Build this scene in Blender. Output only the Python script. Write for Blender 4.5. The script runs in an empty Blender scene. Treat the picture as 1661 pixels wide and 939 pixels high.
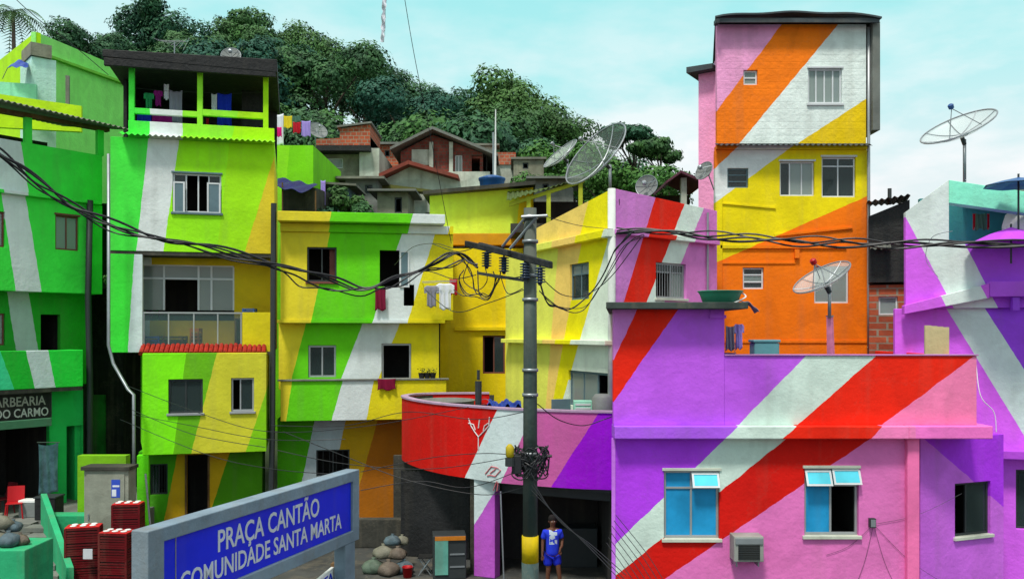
import bpy, math, random
from mathutils import Vector, Matrix
R = math.radians
random.seed(7)
SC = bpy.context.scene
COL = SC.collection

# ------------------------------------------------------------------ camera
F = 1400.0; CX = 830.5; HY = 540.0; H = 6.3
cam = bpy.data.cameras.new('camera'); camo = bpy.data.objects.new('camera', cam); COL.objects.link(camo)
camo.location = (0, 0, H); camo.rotation_euler = (R(90), 0, 0)
cam.sensor_width = 36; cam.lens = 36 * F / 1661.0; cam.shift_y = (HY - 469.5) / 1661.0
cam.clip_start = 0.1; cam.clip_end = 4000
SC.camera = camo

# ------------------------------------------------------------------ sky, sun, exposure
SUN_EL, SUN_AZ = 63, 203      # degrees; azimuth clockwise from +Y
wd = bpy.data.worlds.new('World'); SC.world = wd; wd.use_nodes = True
nt = wd.node_tree; nt.nodes.clear()
def wn(t, **k):
    n = nt.nodes.new(t)
    for a, b in k.items(): setattr(n, a, b)
    return n
L = nt.links.new
out = wn('ShaderNodeOutputWorld'); bg = wn('ShaderNodeBackground'); L(bg.outputs[0], out.inputs[0])
bg.inputs[1].default_value = 0.088
sky = wn('ShaderNodeTexSky', sky_type='NISHITA'); sky.sun_disc = False
sky.sun_elevation = R(SUN_EL); sky.sun_rotation = R(SUN_AZ); sky.air_density = 1.2; sky.dust_density = 2.5; sky.ozone_density = 1.0
tc = wn('ShaderNodeTexCoord'); sep = wn('ShaderNodeSeparateXYZ'); L(tc.outputs['Generated'], sep.inputs[0])
rmp = wn('ShaderNodeValToRGB'); L(sep.outputs['Z'], rmp.inputs[0])
cr = rmp.color_ramp; cr.elements[0].position = 0.0; cr.elements[0].color = (.78, .80, .82, 1)
cr.elements[1].position = 0.42; cr.elements[1].color = (.30, .78, .79, 1)
e = cr.elements.new(.16); e.color = (.74, .83, .84, 1)
e = cr.elements.new(.28); e.color = (.43, .81, .81, 1)
e = cr.elements.new(.52); e.color = (.62, .80, .82, 1)
e = cr.elements.new(.7); e.color = (.86, .84, .82, 1)
sc_ = wn('ShaderNodeVectorMath', operation='SCALE'); L(rmp.outputs[0], sc_.inputs[0]); sc_.inputs['Scale'].default_value = 11.0
mx = wn('ShaderNodeMix', data_type='RGBA'); mx.inputs[0].default_value = .86
L(sky.outputs[0], mx.inputs[6]); L(sc_.outputs[0], mx.inputs[7])
# broken thin cloud
mp = wn('ShaderNodeMapping'); mp.inputs['Scale'].default_value = (2.4, 2.4, 6.5); L(tc.outputs['Generated'], mp.inputs[0])
nz = wn('ShaderNodeTexNoise'); nz.inputs['Scale'].default_value = 2.3; nz.inputs['Detail'].default_value = 7; nz.inputs['Roughness'].default_value = .55
L(mp.outputs[0], nz.inputs['Vector'])
r2 = wn('ShaderNodeValToRGB'); L(nz.outputs['Fac'], r2.inputs[0]); r2.color_ramp.elements[0].position = .40; r2.color_ramp.elements[1].position = .60
r2.color_ramp.elements[0].color = (0, 0, 0, 1); r2.color_ramp.elements[1].color = (.95, .95, .95, 1)
zf = wn('ShaderNodeMapRange'); L(sep.outputs['Z'], zf.inputs[0]); zf.inputs[1].default_value = .10; zf.inputs[2].default_value = .38; zf.inputs[3].default_value = 1; zf.inputs[4].default_value = .12
mm = wn('ShaderNodeMath', operation='MULTIPLY'); L(r2.outputs[0], mm.inputs[0]); L(zf.outputs[0], mm.inputs[1])
m3 = wn('ShaderNodeMix', data_type='RGBA'); L(mm.outputs[0], m3.inputs[0]); L(mx.outputs[2], m3.inputs[6]); m3.inputs[7].default_value = (10.2, 9.6, 9.7, 1)
L(m3.outputs[2], bg.inputs[0])

sl = bpy.data.lights.new('sun', 'SUN'); slo = bpy.data.objects.new('sun', sl); COL.objects.link(slo)
sl.energy = 3.0; sl.angle = R(9); sl.color = (1, .95, .88)
el, az = R(SUN_EL), R(SUN_AZ)
sd = Vector((math.sin(az) * math.cos(el), math.cos(az) * math.cos(el), math.sin(el)))
slo.rotation_euler = sd.to_track_quat('Z', 'Y').to_euler(); slo.location = (0, -20, 40)
SC.view_settings.view_transform = 'Standard'; SC.view_settings.look = 'None'
SC.view_settings.exposure = 0.3; SC.view_settings.gamma = 1.0
SC.render.resolution_x = 1024; SC.render.resolution_y = 578

# ------------------------------------------------------------------ helpers
def S(r, g, b):
    f = lambda c: (c / 255 / 12.92) if c <= 10.3 else ((c / 255 + .055) / 1.055) ** 2.4
    return (f(r), f(g), f(b), 1)
def P(px, py, Y): return Vector(((px - CX) * Y / F, Y, H - (py - HY) * Y / F))
def smooth(t): t = max(0, min(1, t)); return t * t * (3 - 2 * t)

class W:
    """vertical plane through plan points; u runs along it, z up, w out towards the viewer's side"""
    def __init__(s, pa, Ya, pb, Yb):
        a = P(pa, HY, Ya); b = P(pb, HY, Yb)
        s.o = Vector((a.x, a.y, 0)); s.d = Vector((b.x - a.x, b.y - a.y, 0)).normalized()
        s.n = Vector((s.d.y, -s.d.x, 0))
    def uz(s, px, py, w=0):
        o = s.o + s.n * w; k = (px - CX) / F
        # o + d*u = (k t, t)
        u = (k * o.y - o.x) / (s.d.x - k * s.d.y); t = o.y + s.d.y * u
        return u, H - (py - HY) * t / F
    def u(s, px, w=0): return s.uz(px, HY, w)[0]
    def z(s, px, py, w=0): return s.uz(px, py, w)[1]
    def pt(s, u, z, w=0): return s.o + s.d * u + s.n * w + Vector((0, 0, z))
    def pp(s, px, py, w=0): u, z = s.uz(px, py, w); return s.pt(u, z, w)
    def rect(s, x0, y0, x1, y1, w=0):
        u0 = s.u(x0, w); u1 = s.u(x1, w); xm = (x0 + x1) / 2
        return u0, u1, s.z(xm, y1, w), s.z(xm, y0, w)

class MB:
    def __init__(s): s.v = []; s.f = []
    def add(s, vs, fs):
        b = len(s.v); s.v += [Vector(v) for v in vs]; s.f += [tuple(i + b for i in f) for f in fs]; return s
    def hexa(s, p): return s.add(p, [(0, 3, 2, 1), (4, 5, 6, 7), (0, 1, 5, 4), (1, 2, 6, 5), (2, 3, 7, 6), (3, 0, 4, 7)])
    def box(s, x0, x1, y0, y1, z0, z1):
        return s.hexa([(x0, y0, z0), (x1, y0, z0), (x1, y1, z0), (x0, y1, z0), (x0, y0, z1), (x1, y0, z1), (x1, y1, z1), (x0, y1, z1)])
    def wb(s, w, u0, u1, z0, z1, w0, w1, zr=None, z0r=None):
        a = z0; b = z0 if z0r is None else z0r; c = z1; d = z1 if zr is None else zr
        return s.hexa([w.pt(u0, a, w1), w.pt(u1, b, w1), w.pt(u1, b, w0), w.pt(u0, a, w0), w.pt(u0, c, w1), w.pt(u1, d, w1), w.pt(u1, d, w0), w.pt(u0, c, w0)])
    def tube(s, pts, r, n=8, cap=True, r2=None):
        pts = [Vector(p) for p in pts]; m = len(pts); rings = []
        for i, p in enumerate(pts):
            t = (pts[min(i + 1, m - 1)] - pts[max(i - 1, 0)]).normalized()
            a = t.cross(Vector((0, 0, 1)))
            if a.length < .05: a = t.cross(Vector((1, 0, 0)))
            a.normalize(); b = t.cross(a); rr = r if r2 is None else r + (r2 - r) * i / (m - 1)
            if isinstance(r, (list, tuple)): rr = r[i]
            rings.append([p + (a * math.cos(2 * math.pi * k / n) + b * math.sin(2 * math.pi * k / n)) * rr for k in range(n)])
        vs = [v for q in rings for v in q]; fs = []
        for i in range(m - 1):
            for k in range(n): fs.append((i * n + k, i * n + (k + 1) % n, (i + 1) * n + (k + 1) % n, (i + 1) * n + k))
        if cap: fs.append(tuple(range(n))[::-1]); fs.append(tuple((m - 1) * n + k for k in range(n)))
        return s.add(vs, fs)
    def lathe(s, prof, c=(0, 0, 0), n=16, closed=True):
        vs = []; fs = []; m = len(prof)
        for r, z in prof:
            for k in range(n): vs.append((c[0] + r * math.cos(2 * math.pi * k / n), c[1] + r * math.sin(2 * math.pi * k / n), c[2] + z))
        for i in range(m - 1):
            for k in range(n): fs.append((i * n + k, i * n + (k + 1) % n, (i + 1) * n + (k + 1) % n, (i + 1) * n + k))
        if closed: fs.append(tuple(range(n))[::-1]); fs.append(tuple((m - 1) * n + k for k in range(n)))
        return s.add(vs, fs)
    def prism(s, poly, d):
        poly = [Vector(p) for p in poly]; n = len(poly); d = Vector(d)
        fs = [tuple(range(n))[::-1], tuple(range(n, 2 * n))] + [(i, (i + 1) % n, n + (i + 1) % n, n + i) for i in range(n)]
        return s.add(poly + [p + d for p in poly], fs)
    def sheet(s, fn, nu, nv, th):
        """closed two-sided sheet: fn(i/nu, j/nv) -> (point, normal)"""
        vs = []; top = []; N = (nu + 1) * (nv + 1)
        for j in range(nv + 1):
            for i in range(nu + 1):
                p, nn = fn(i / nu, j / nv); vs.append(p + nn * th / 2); top.append(p - nn * th / 2)
        fs = []; q = lambda i, j: j * (nu + 1) + i
        for j in range(nv):
            for i in range(nu):
                a, b, c, d = q(i, j), q(i + 1, j), q(i + 1, j + 1), q(i, j + 1); fs.append((a, b, c, d)); fs.append((N + d, N + c, N + b, N + a))
        for i in range(nu):
            for j in (0, nv): a, b = q(i, j), q(i + 1, j); fs.append((b, a, N + a, N + b) if j == 0 else (a, b, N + b, N + a))
        for j in range(nv):
            for i in (0, nu): a, b = q(i, j), q(i, j + 1); fs.append((a, b, N + b, N + a) if i == 0 else (b, a, N + a, N + b))
        return s.add(vs + top, fs)
    def panel(s, w, u0, u1, z0, z1, holes=(), th=.18, wo=0, zr=None):
        """wall slab with real openings, one closed skin"""
        us = sorted({u0, u1, *[min(max(h[k], u0), u1) for h in holes for k in (0, 1)]}); zs = sorted({z0, z1, *[min(max(h[k], z0), z1) for h in holes for k in (2, 3)]})
        # subdivide for clean stripes not needed (shader); build mask
        def filled(i, j):
            if i < 0 or j < 0 or i >= len(us) - 1 or j >= len(zs) - 1: return False
            cu = (us[i] + us[i + 1]) / 2; cz = (zs[j] + zs[j + 1]) / 2
            return not any(h[0] < cu < h[1] and h[2] < cz < h[3] for h in holes)
        idx = {}; vs = []; fs = []
        def V(i, j, k):
            if (i, j, k) not in idx:
                z = zs[j]
                if zr is not None and j == len(zs) - 1: z = z1 + (zr - z1) * (us[i] - u0) / (u1 - u0)
                idx[(i, j, k)] = len(vs); vs.append(w.pt(us[i], z, wo - k * th))
            return idx[(i, j, k)]
        for i in range(len(us) - 1):
            for j in range(len(zs) - 1):
                if not filled(i, j): continue
                fs.append((V(i, j, 0), V(i + 1, j, 0), V(i + 1, j + 1, 0), V(i, j + 1, 0)))
                fs.append((V(i, j + 1, 1), V(i + 1, j + 1, 1), V(i + 1, j, 1), V(i, j, 1)))
                if not filled(i - 1, j): fs.append((V(i, j, 1), V(i, j, 0), V(i, j + 1, 0), V(i, j + 1, 1)))
                if not filled(i + 1, j): fs.append((V(i + 1, j, 0), V(i + 1, j, 1), V(i + 1, j + 1, 1), V(i + 1, j + 1, 0)))
                if not filled(i, j - 1): fs.append((V(i, j, 1), V(i + 1, j, 1), V(i + 1, j, 0), V(i, j, 0)))
                if not filled(i, j + 1): fs.append((V(i, j + 1, 0), V(i + 1, j + 1, 0), V(i + 1, j + 1, 1), V(i, j + 1, 1)))
        return s.add(vs, fs)
    def block(s, w, u0, u1, z0, z1, depth, holes=(), zr=None, th=.18, wo=0, skl=0, skr=0, top=True):
        """front wall with openings, side walls, back wall, floor and roof slab"""
        zR = z1 if zr is None else zr
        s.panel(w, u0, u1, z0, z1, holes, th, wo, zr)
        f = wo - th; b = wo - depth
        tl = .15 if top else 0
        s.hexa([w.pt(u0, z0 + .1, f), w.pt(u0 + th, z0 + .1, f), w.pt(u0 + th + skl, z0 + .1, b), w.pt(u0 + skl, z0 + .1, b), w.pt(u0, z1 - tl, f), w.pt(u0 + th, z1 - tl, f), w.pt(u0 + th + skl, z1 - tl, b), w.pt(u0 + skl, z1 - tl, b)])
        s.hexa([w.pt(u1 - th, z0 + .1, f), w.pt(u1, z0 + .1, f), w.pt(u1 + skr, z0 + .1, b), w.pt(u1 - th + skr, z0 + .1, b), w.pt(u1 - th, zR - tl, f), w.pt(u1, zR - tl, f), w.pt(u1 + skr, zR - tl, b), w.pt(u1 - th + skr, zR - tl, b)])
        for (za, zb, zc, zd) in ([(z1 - .15, zR - .15, z1, zR)] if top else []) + [(z0, z0, z0 + .1, z0 + .1)]:
            s.hexa([w.pt(u0, za, f), w.pt(u1, zb, f), w.pt(u1 + skr, zb, b), w.pt(u0 + skl, za, b), w.pt(u0, zc, f), w.pt(u1, zd, f), w.pt(u1 + skr, zd, b), w.pt(u0 + skl, zc, b)])
        s.hexa([w.pt(u0 + skl, z0, b), w.pt(u1 + skr, z0, b), w.pt(u1 + skr, z0, b - th), w.pt(u0 + skl, z0, b - th), w.pt(u0 + skl, z1, b), w.pt(u1 + skr, zR, b), w.pt(u1 + skr, zR, b - th), w.pt(u0 + skl, z1, b - th)])
        return s
    def corr(s, w, u0, u1, zb, zf, wb, wf, amp=.028, wl=.17, zbr=None, zfr=None):
        """corrugated sheet from its back edge (zb at wb) to its front edge (zf at wf)"""
        n = max(8, int((u1 - u0) / wl * 6)); zbr = zb if zbr is None else zbr; zfr = zf if zfr is None else zfr
        def fn(a, b):
            u = u0 + (u1 - u0) * a; z = (zb + (zbr - zb) * a) * (1 - b) + (zf + (zfr - zf) * a) * b + amp * math.sin(2 * math.pi * (u - u0) / wl)
            return w.pt(u, z, wb + (wf - wb) * b), Vector((0, 0, 1))
        return s.sheet(fn, n, 3, .012)

ORG = {}
def obj(name, mb, mat, parent=None, smooth_=False, bevel=0, loc=None):
    """link one mesh object; world vertices become local to the parent's (or own) origin"""
    me = bpy.data.meshes.new(name)
    if parent is not None: off = ORG.get(parent.name, Vector((0, 0, 0)))
    elif loc is not None: off = Vector(loc)
    else:
        xs = [v.x for v in mb.v]; ys = [v.y for v in mb.v]; zs = [v.z for v in mb.v]
        off = Vector(((min(xs) + max(xs)) / 2, (min(ys) + max(ys)) / 2, min(zs)))
    me.from_pydata([tuple(v - off) for v in mb.v], [], mb.f); me.update()
    if smooth_: me.shade_smooth()
    me.materials.append(mat)
    o = bpy.data.objects.new(name, me); COL.objects.link(o)
    if parent is not None: o.parent = parent; ORG[o.name] = off
    else: o.location = off; ORG[o.name] = off
    if bevel:
        b = o.modifiers.new('bevel', 'BEVEL'); b.width = bevel; b.segments = 2; b.limit_method = 'ANGLE'; b.angle_limit = R(50)
    return o
def tag(o, label, cat, group=None):
    o['label'] = label; o['category'] = cat
    if group: o['group'] = group
    return o
def thing(name, loc, label, cat, group=None, rz=0):
    o = bpy.data.objects.new(name, None); COL.objects.link(o); o.location = loc; o.rotation_euler = (0, 0, rz); o.empty_display_size = .3
    ORG[o.name] = Vector(loc); return tag(o, label, cat, group)
def local(name, loc, label, cat, group=None, rz=0):   # its parts are modelled around (0,0,0)
    o = thing(name, loc, label, cat, group, rz); ORG[o.name] = Vector((0, 0, 0)); return o
def copy_thing(o, loc, rz, label=None, group=None, scale=None):
    c = o.copy(); COL.objects.link(c); c.location = loc; c.rotation_euler = (0, 0, rz)
    if label: c['label'] = label
    if group: c['group'] = group
    if scale: c.scale = scale
    for ch in o.children:
        k = ch.copy(); COL.objects.link(k); k.parent = c
        for g in ch.children:
            q = g.copy(); COL.objects.link(q); q.parent = k
    return c

# ------------------------------------------------------------------ materials
def newmat(name):
    m = bpy.data.materials.new(name); m.use_nodes = True; n = m.node_tree; n.nodes.clear()
    o = n.nodes.new('ShaderNodeOutputMaterial'); b = n.nodes.new('ShaderNodeBsdfPrincipled'); n.links.new(b.outputs[0], o.inputs[0])
    return m, n, b
def N(n, t, **k):
    x = n.nodes.new(t)
    for a, b in k.items(): setattr(x, a, b)
    return x
def mixc(n, fac, a, b, blend='MIX'):
    m = n.nodes.new('ShaderNodeMix'); m.data_type = 'RGBA'; m.blend_type = blend
    for i, v in ((0, fac), (6, a), (7, b)):
        if isinstance(v, (int, float, tuple)): m.inputs[i].default_value = v
        else: n.links.new(v, m.inputs[i])
    return m.outputs[2]
def surf(n, b, col, scale=1.0, mott=.3, dirt=.3, bump=.25, brick=None, stain=(.16, .14, .10, 1)):
    """weathered plaster over colour 'col' (socket or tuple): mottling, rain streaks, patches, trowel bump"""
    g = N(n, 'ShaderNodeNewGeometry'); pos = g.outputs['Position']
    n1 = N(n, 'ShaderNodeTexNoise'); n1.inputs['Scale'].default_value = 1.3 * scale; n1.inputs['Detail'].default_value = 8; n1.inputs['Roughness'].default_value = .62; n.links.new(pos, n1.inputs['Vector'])
    mr = N(n, 'ShaderNodeMapRange'); n.links.new(n1.outputs['Fac'], mr.inputs[0]); mr.inputs[1].default_value = .3; mr.inputs[2].default_value = .7; mr.inputs[3].default_value = 1 - mott; mr.inputs[4].default_value = 1 + mott * .25
    c = N(n, 'ShaderNodeVectorMath', operation='SCALE')
    if isinstance(col, tuple): c.inputs[0].default_value = col[:3]
    else: n.links.new(col, c.inputs[0])
    n.links.new(mr.outputs[0], c.inputs['Scale']); col = c.outputs[0]
    mp = N(n, 'ShaderNodeMapping'); mp.inputs['Scale'].default_value = (3.2 * scale, 3.2 * scale, .22 * scale); n.links.new(pos, mp.inputs[0])
    n2 = N(n, 'ShaderNodeTexNoise'); n2.inputs['Scale'].default_value = 1.0; n2.inputs['Detail'].default_value = 5; n.links.new(mp.outputs[0], n2.inputs['Vector'])
    r = N(n, 'ShaderNodeMapRange'); n.links.new(n2.outputs['Fac'], r.inputs[0]); r.inputs[1].default_value = .5; r.inputs[2].default_value = .78; r.inputs[3].default_value = 0; r.inputs[4].default_value = dirt
    col = mixc(n, r.outputs[0], col, stain)
    n4 = N(n, 'ShaderNodeTexNoise'); n4.inputs['Scale'].default_value = 5.5 * scale; n4.inputs['Detail'].default_value = 9; n4.inputs['Roughness'].default_value = .7; n.links.new(pos, n4.inputs['Vector'])
    r4 = N(n, 'ShaderNodeMapRange'); n.links.new(n4.outputs['Fac'], r4.inputs[0]); r4.inputs[1].default_value = .62; r4.inputs[2].default_value = .74; r4.inputs[3].default_value = 0; r4.inputs[4].default_value = dirt * .9
    col = mixc(n, r4.outputs[0], col, stain)
    n5 = N(n, 'ShaderNodeTexNoise'); n5.inputs['Scale'].default_value = .55 * scale; n5.inputs['Detail'].default_value = 3; n5.inputs['Distortion'].default_value = .8; n.links.new(pos, n5.inputs['Vector'])
    r5 = N(n, 'ShaderNodeMapRange'); n.links.new(n5.outputs['Fac'], r5.inputs[0]); r5.inputs[1].default_value = .56; r5.inputs[2].default_value = .58; r5.inputs[3].default_value = 1; r5.inputs[4].default_value = 1 - mott * .4
    c5 = N(n, 'ShaderNodeVectorMath', operation='SCALE'); n.links.new(col, c5.inputs[0]); n.links.new(r5.outputs[0], c5.inputs['Scale']); col = c5.outputs[0]
    vz = N(n, 'ShaderNodeTexVoronoi', feature='DISTANCE_TO_EDGE'); vz.inputs['Scale'].default_value = .5 * scale; ad5 = N(n, 'ShaderNodeVectorMath', operation='ADD'); n.links.new(pos, ad5.inputs[0]); n.links.new(n4.outputs['Color'], ad5.inputs[1]); n.links.new(ad5.outputs[0], vz.inputs['Vector'])
    r6 = N(n, 'ShaderNodeMapRange'); n.links.new(vz.outputs['Distance'], r6.inputs[0]); r6.inputs[1].default_value = .002; r6.inputs[2].default_value = .008; r6.inputs[3].default_value = dirt * 1.3; r6.inputs[4].default_value = 0
    ml6 = N(n, 'ShaderNodeMath', operation='MULTIPLY'); n.links.new(r6.outputs[0], ml6.inputs[0]); n.links.new(n1.outputs['Fac'], ml6.inputs[1]); col = mixc(n, ml6.outputs[0], col, stain)
    n.links.new(col, b.inputs['Base Color'])
    n3 = N(n, 'ShaderNodeTexNoise'); n3.inputs['Scale'].default_value = 9 * scale; n3.inputs['Detail'].default_value = 7; n3.inputs['Roughness'].default_value = .6; n.links.new(pos, n3.inputs['Vector'])
    hgt = n3.outputs['Fac']
    if brick:
        sx = N(n, 'ShaderNodeSeparateXYZ'); n.links.new(pos, sx.inputs[0])
        ad = N(n, 'ShaderNodeMath', operation='ADD'); n.links.new(sx.outputs[0], ad.inputs[0]); n.links.new(sx.outputs[1], ad.inputs[1])
        cb = N(n, 'ShaderNodeCombineXYZ'); n.links.new(ad.outputs[0], cb.inputs[0]); n.links.new(sx.outputs[2], cb.inputs[1])
        bt = N(n, 'ShaderNodeTexBrick'); n.links.new(cb.outputs[0], bt.inputs['Vector']); bt.inputs['Scale'].default_value = 1; bt.inputs['Brick Width'].default_value = .3; bt.inputs['Row Height'].default_value = .2; bt.inputs['Mortar Size'].default_value = .014
        ml = N(n, 'ShaderNodeMath', operation='MULTIPLY_ADD'); n.links.new(bt.outputs['Fac'], ml.inputs[0]); ml.inputs[1].default_value = -brick; n.links.new(hgt, ml.inputs[2]); hgt = ml.outputs[0]
    bp = N(n, 'ShaderNodeBump'); bp.inputs['Strength'].default_value = bump; bp.inputs['Distance'].default_value = .05; n.links.new(hgt, bp.inputs['Height']); n.links.new(bp.outputs[0], b.inputs['Normal'])
    b.inputs['Roughness'].default_value = .82; b.inputs['Specular IOR Level'].default_value = .25
def mat(name, col, rough=.8, metal=0, mott=.25, dirt=.2, bump=.2, scale=1.0, alpha=1, brick=None, spec=None):
    m, n, b = newmat(name); surf(n, b, col, scale, mott, dirt, bump, brick); b.inputs['Roughness'].default_value = rough; b.inputs['Metallic'].default_value = metal
    if alpha < 1: b.inputs['Alpha'].default_value = alpha
    if spec is not None: b.inputs['Specular IOR Level'].default_value = spec
    return m
def paint(name, base, bands=(), mott=.17, dirt=.17, bump=.3, brick=None, wob=.055):
    """bands: (wall plane, (px,py), (px,py), colour [, w]) : right of that painted edge the wall takes the colour"""
    m, n, b = newmat(name); g = N(n, 'ShaderNodeNewGeometry'); pos = g.outputs['Position']
    nz = N(n, 'ShaderNodeTexNoise'); nz.inputs['Scale'].default_value = 4.0; nz.inputs['Detail'].default_value = 7; n.links.new(pos, nz.inputs['Vector'])
    wo = N(n, 'ShaderNodeMath', operation='MULTIPLY_ADD'); n.links.new(nz.outputs['Fac'], wo.inputs[0]); wo.inputs[1].default_value = wob; wo.inputs[2].default_value = -wob / 2
    col = base
    for bd in bands:
        w, a, c_, cc = bd[:4]; ww = bd[4] if len(bd) > 4 else 0
        ua, za = w.uz(*a, ww); ub, zb = w.uz(*c_, ww)
        nu, nz_ = -(zb - za), (ub - ua)
        if nu < 0: nu, nz_ = -nu, -nz_
        q = math.hypot(nu, nz_); m3 = w.d * (nu / q) + Vector((0, 0, nz_ / q)); off = m3.dot(w.pt(ua, za, ww))
        dp = N(n, 'ShaderNodeVectorMath', operation='DOT_PRODUCT'); n.links.new(pos, dp.inputs[0]); dp.inputs[1].default_value = m3
        ad = N(n, 'ShaderNodeMath', operation='ADD'); n.links.new(dp.outputs['Value'], ad.inputs[0]); n.links.new(wo.outputs[0], ad.inputs[1])
        gt = N(n, 'ShaderNodeMath', operation='GREATER_THAN'); n.links.new(ad.outputs[0], gt.inputs[0]); gt.inputs[1].default_value = off
        col = mixc(n, gt.outputs[0], col, cc)
    if isinstance(col, tuple):
        rgb = N(n, 'ShaderNodeRGB'); rgb.outputs[0].default_value = col; col = rgb.outputs[0]
    surf(n, b, col, 1, mott, dirt, bump, brick); return m
def brickmat(name, c1, c2, mortar):
    m, n, b = newmat(name); g = N(n, 'ShaderNodeNewGeometry'); sx = N(n, 'ShaderNodeSeparateXYZ'); n.links.new(g.outputs['Position'], sx.inputs[0])
    ad = N(n, 'ShaderNodeMath', operation='ADD'); n.links.new(sx.outputs[0], ad.inputs[0]); n.links.new(sx.outputs[1], ad.inputs[1])
    cb = N(n, 'ShaderNodeCombineXYZ'); n.links.new(ad.outputs[0], cb.inputs[0]); n.links.new(sx.outputs[2], cb.inputs[1])
    bt = N(n, 'ShaderNodeTexBrick'); n.links.new(cb.outputs[0], bt.inputs['Vector']); bt.inputs['Scale'].default_value = 1; bt.inputs['Brick Width'].default_value = .3; bt.inputs['Row Height'].default_value = .2; bt.inputs['Mortar Size'].default_value = .018
    bt.inputs['Color1'].default_value = c1; bt.inputs['Color2'].default_value = c2; bt.inputs['Mortar'].default_value = mortar
    surf(n, b, bt.outputs['Color'], 1, .35, .35, .3, brick=.6); return m
def glassmat(name, col, alpha, rough=.06):
    m, n, b = newmat(name); b.inputs['Base Color'].default_value = col; b.inputs['Roughness'].default_value = rough; b.inputs['Alpha'].default_value = alpha
    g = N(n, 'ShaderNodeNewGeometry'); z = N(n, 'ShaderNodeTexNoise'); z.inputs['Scale'].default_value = 1.7; n.links.new(g.outputs['Position'], z.inputs['Vector'])
    bp = N(n, 'ShaderNodeBump'); bp.inputs['Strength'].default_value = .06; n.links.new(z.outputs['Fac'], bp.inputs['Height']); n.links.new(bp.outputs[0], b.inputs['Normal']); return m

C = dict(
 green=S(58, 230, 62), green2=S(95, 205, 20), lime=S(128, 232, 20), yl=S(180, 232, 30), white=S(222, 228, 226), gold=S(226, 190, 22), yell=S(214, 208, 28), yellow=S(238, 222, 0),
 lyel=S(226, 232, 100), peach=S(248, 208, 112), orange=S(250, 118, 4), dorange=S(222, 150, 12), red=S(236, 34, 4), dred=S(208, 14, 2), pink=S(246, 160, 205), rose=S(228, 110, 178), mauve=S(214, 130, 214),
 mag=S(216, 100, 238), purple=S(194, 92, 236), dpurple=S(180, 62, 238), mint=S(140, 240, 205), mintw=S(196, 240, 222), teal=S(40, 130, 130), rmint=S(60, 225, 150), dviolet=S(158, 0, 214))
M = {}
M['interior'] = mat('interior', (.035, .033, .032, 1), .9)  # near-black room lining; indoor shade is put into this colour
M['glass'] = glassmat('glass', (.03, .05, .05, 1), .6)
M['bluefilm'] = mat('blue_film', S(40, 152, 208), .16, 0, .35, .12, .03)
M['cyanfilm'] = mat('cyan_film', S(88, 208, 228), .16, 0, .25, .1, .03)
M['paleglass'] = glassmat('pale_glass', S(150, 165, 160), .55, .1)
M['alu'] = mat('aluminium', S(165, 170, 172), .45, .5, .1, .15, .05)
M['whiteframe'] = mat('white_frame', S(205, 210, 212), .5, 0, .1, .12, .05)
M['darkframe'] = mat('dark_frame', S(58, 64, 66), .5, .3, .15, .1, .05)
M['woodframe'] = mat('wood_frame', S(120, 70, 60), .7, 0, .25, .2, .1)
M['bluegrey'] = mat('shutter_paint', S(95, 120, 128), .6, 0, .2, .2, .08)
M['stone'] = mat('sill_stone', S(196, 202, 186), .7, 0, .2, .3, .15)
M['concrete'] = mat('concrete', S(120, 124, 118), .9, 0, .4, .45, .4)
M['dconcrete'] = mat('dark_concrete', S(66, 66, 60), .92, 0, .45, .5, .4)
M['paleconc'] = mat('pale_plaster', S(190, 200, 185), .9, 0, .35, .45, .3)
M['dirty'] = mat('dirty_plaster', S(140, 142, 122), .9, 0, .5, .6, .4)
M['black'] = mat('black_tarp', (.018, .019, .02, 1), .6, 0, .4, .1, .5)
M['rubber'] = mat('cable_rubber', (.022, .024, .028, 1), .45, 0, .2, .05, .05)
M['tin'] = mat('tin_sheet', S(118, 122, 116), .6, .3, .35, .5, .15)
M['fibre'] = mat('fibre_cement', S(122, 124, 112), .9, 0, .4, .5, .25)
M['roofmetal'] = mat('roof_edge', S(70, 78, 82), .6, .2, .3, .3, .1)
M['curtain'] = mat('curtain', S(205, 212, 205), .9, 0, .15, .1, .05)
M['bcurtain'] = mat('blue_curtain', S(110, 135, 190), .9, 0, .15, .1, .05)
M['terra'] = mat('terracotta', S(170, 40, 24), .8, 0, .5, .3, .2, scale=4)
M['brick'] = brickmat('brick', S(190, 92, 58), S(160, 72, 46), S(150, 140, 120))
M['dbrick'] = brickmat('dark_brick', S(150, 72, 60), S(120, 58, 50), S(96, 90, 80))
M['steel'] = mat('galvanised', S(150, 158, 162), .45, .6, .2, .2, .05)
M['wood'] = mat('wood', S(112, 84, 52), .85, 0, .5, .4, .4, scale=2)
M['polewood'] = mat('crossarm_wood', S(38, 42, 44), .85, 0, .4, .2, .4, scale=2)
M['bluetarp'] = mat('blue_tarp', S(24, 66, 165), .45, 0, .4, .15, .5)
M['blueplastic'] = mat('blue_plastic', S(38, 88, 150), .4, 0, .3, .3, .1)
M['redplastic'] = mat('red_plastic', S(176, 16, 26), .45, 0, .2, .15, .05)
M['whiteplastic'] = mat('white_plastic', S(225, 228, 225), .4, 0, .1, .1, .05)

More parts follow.
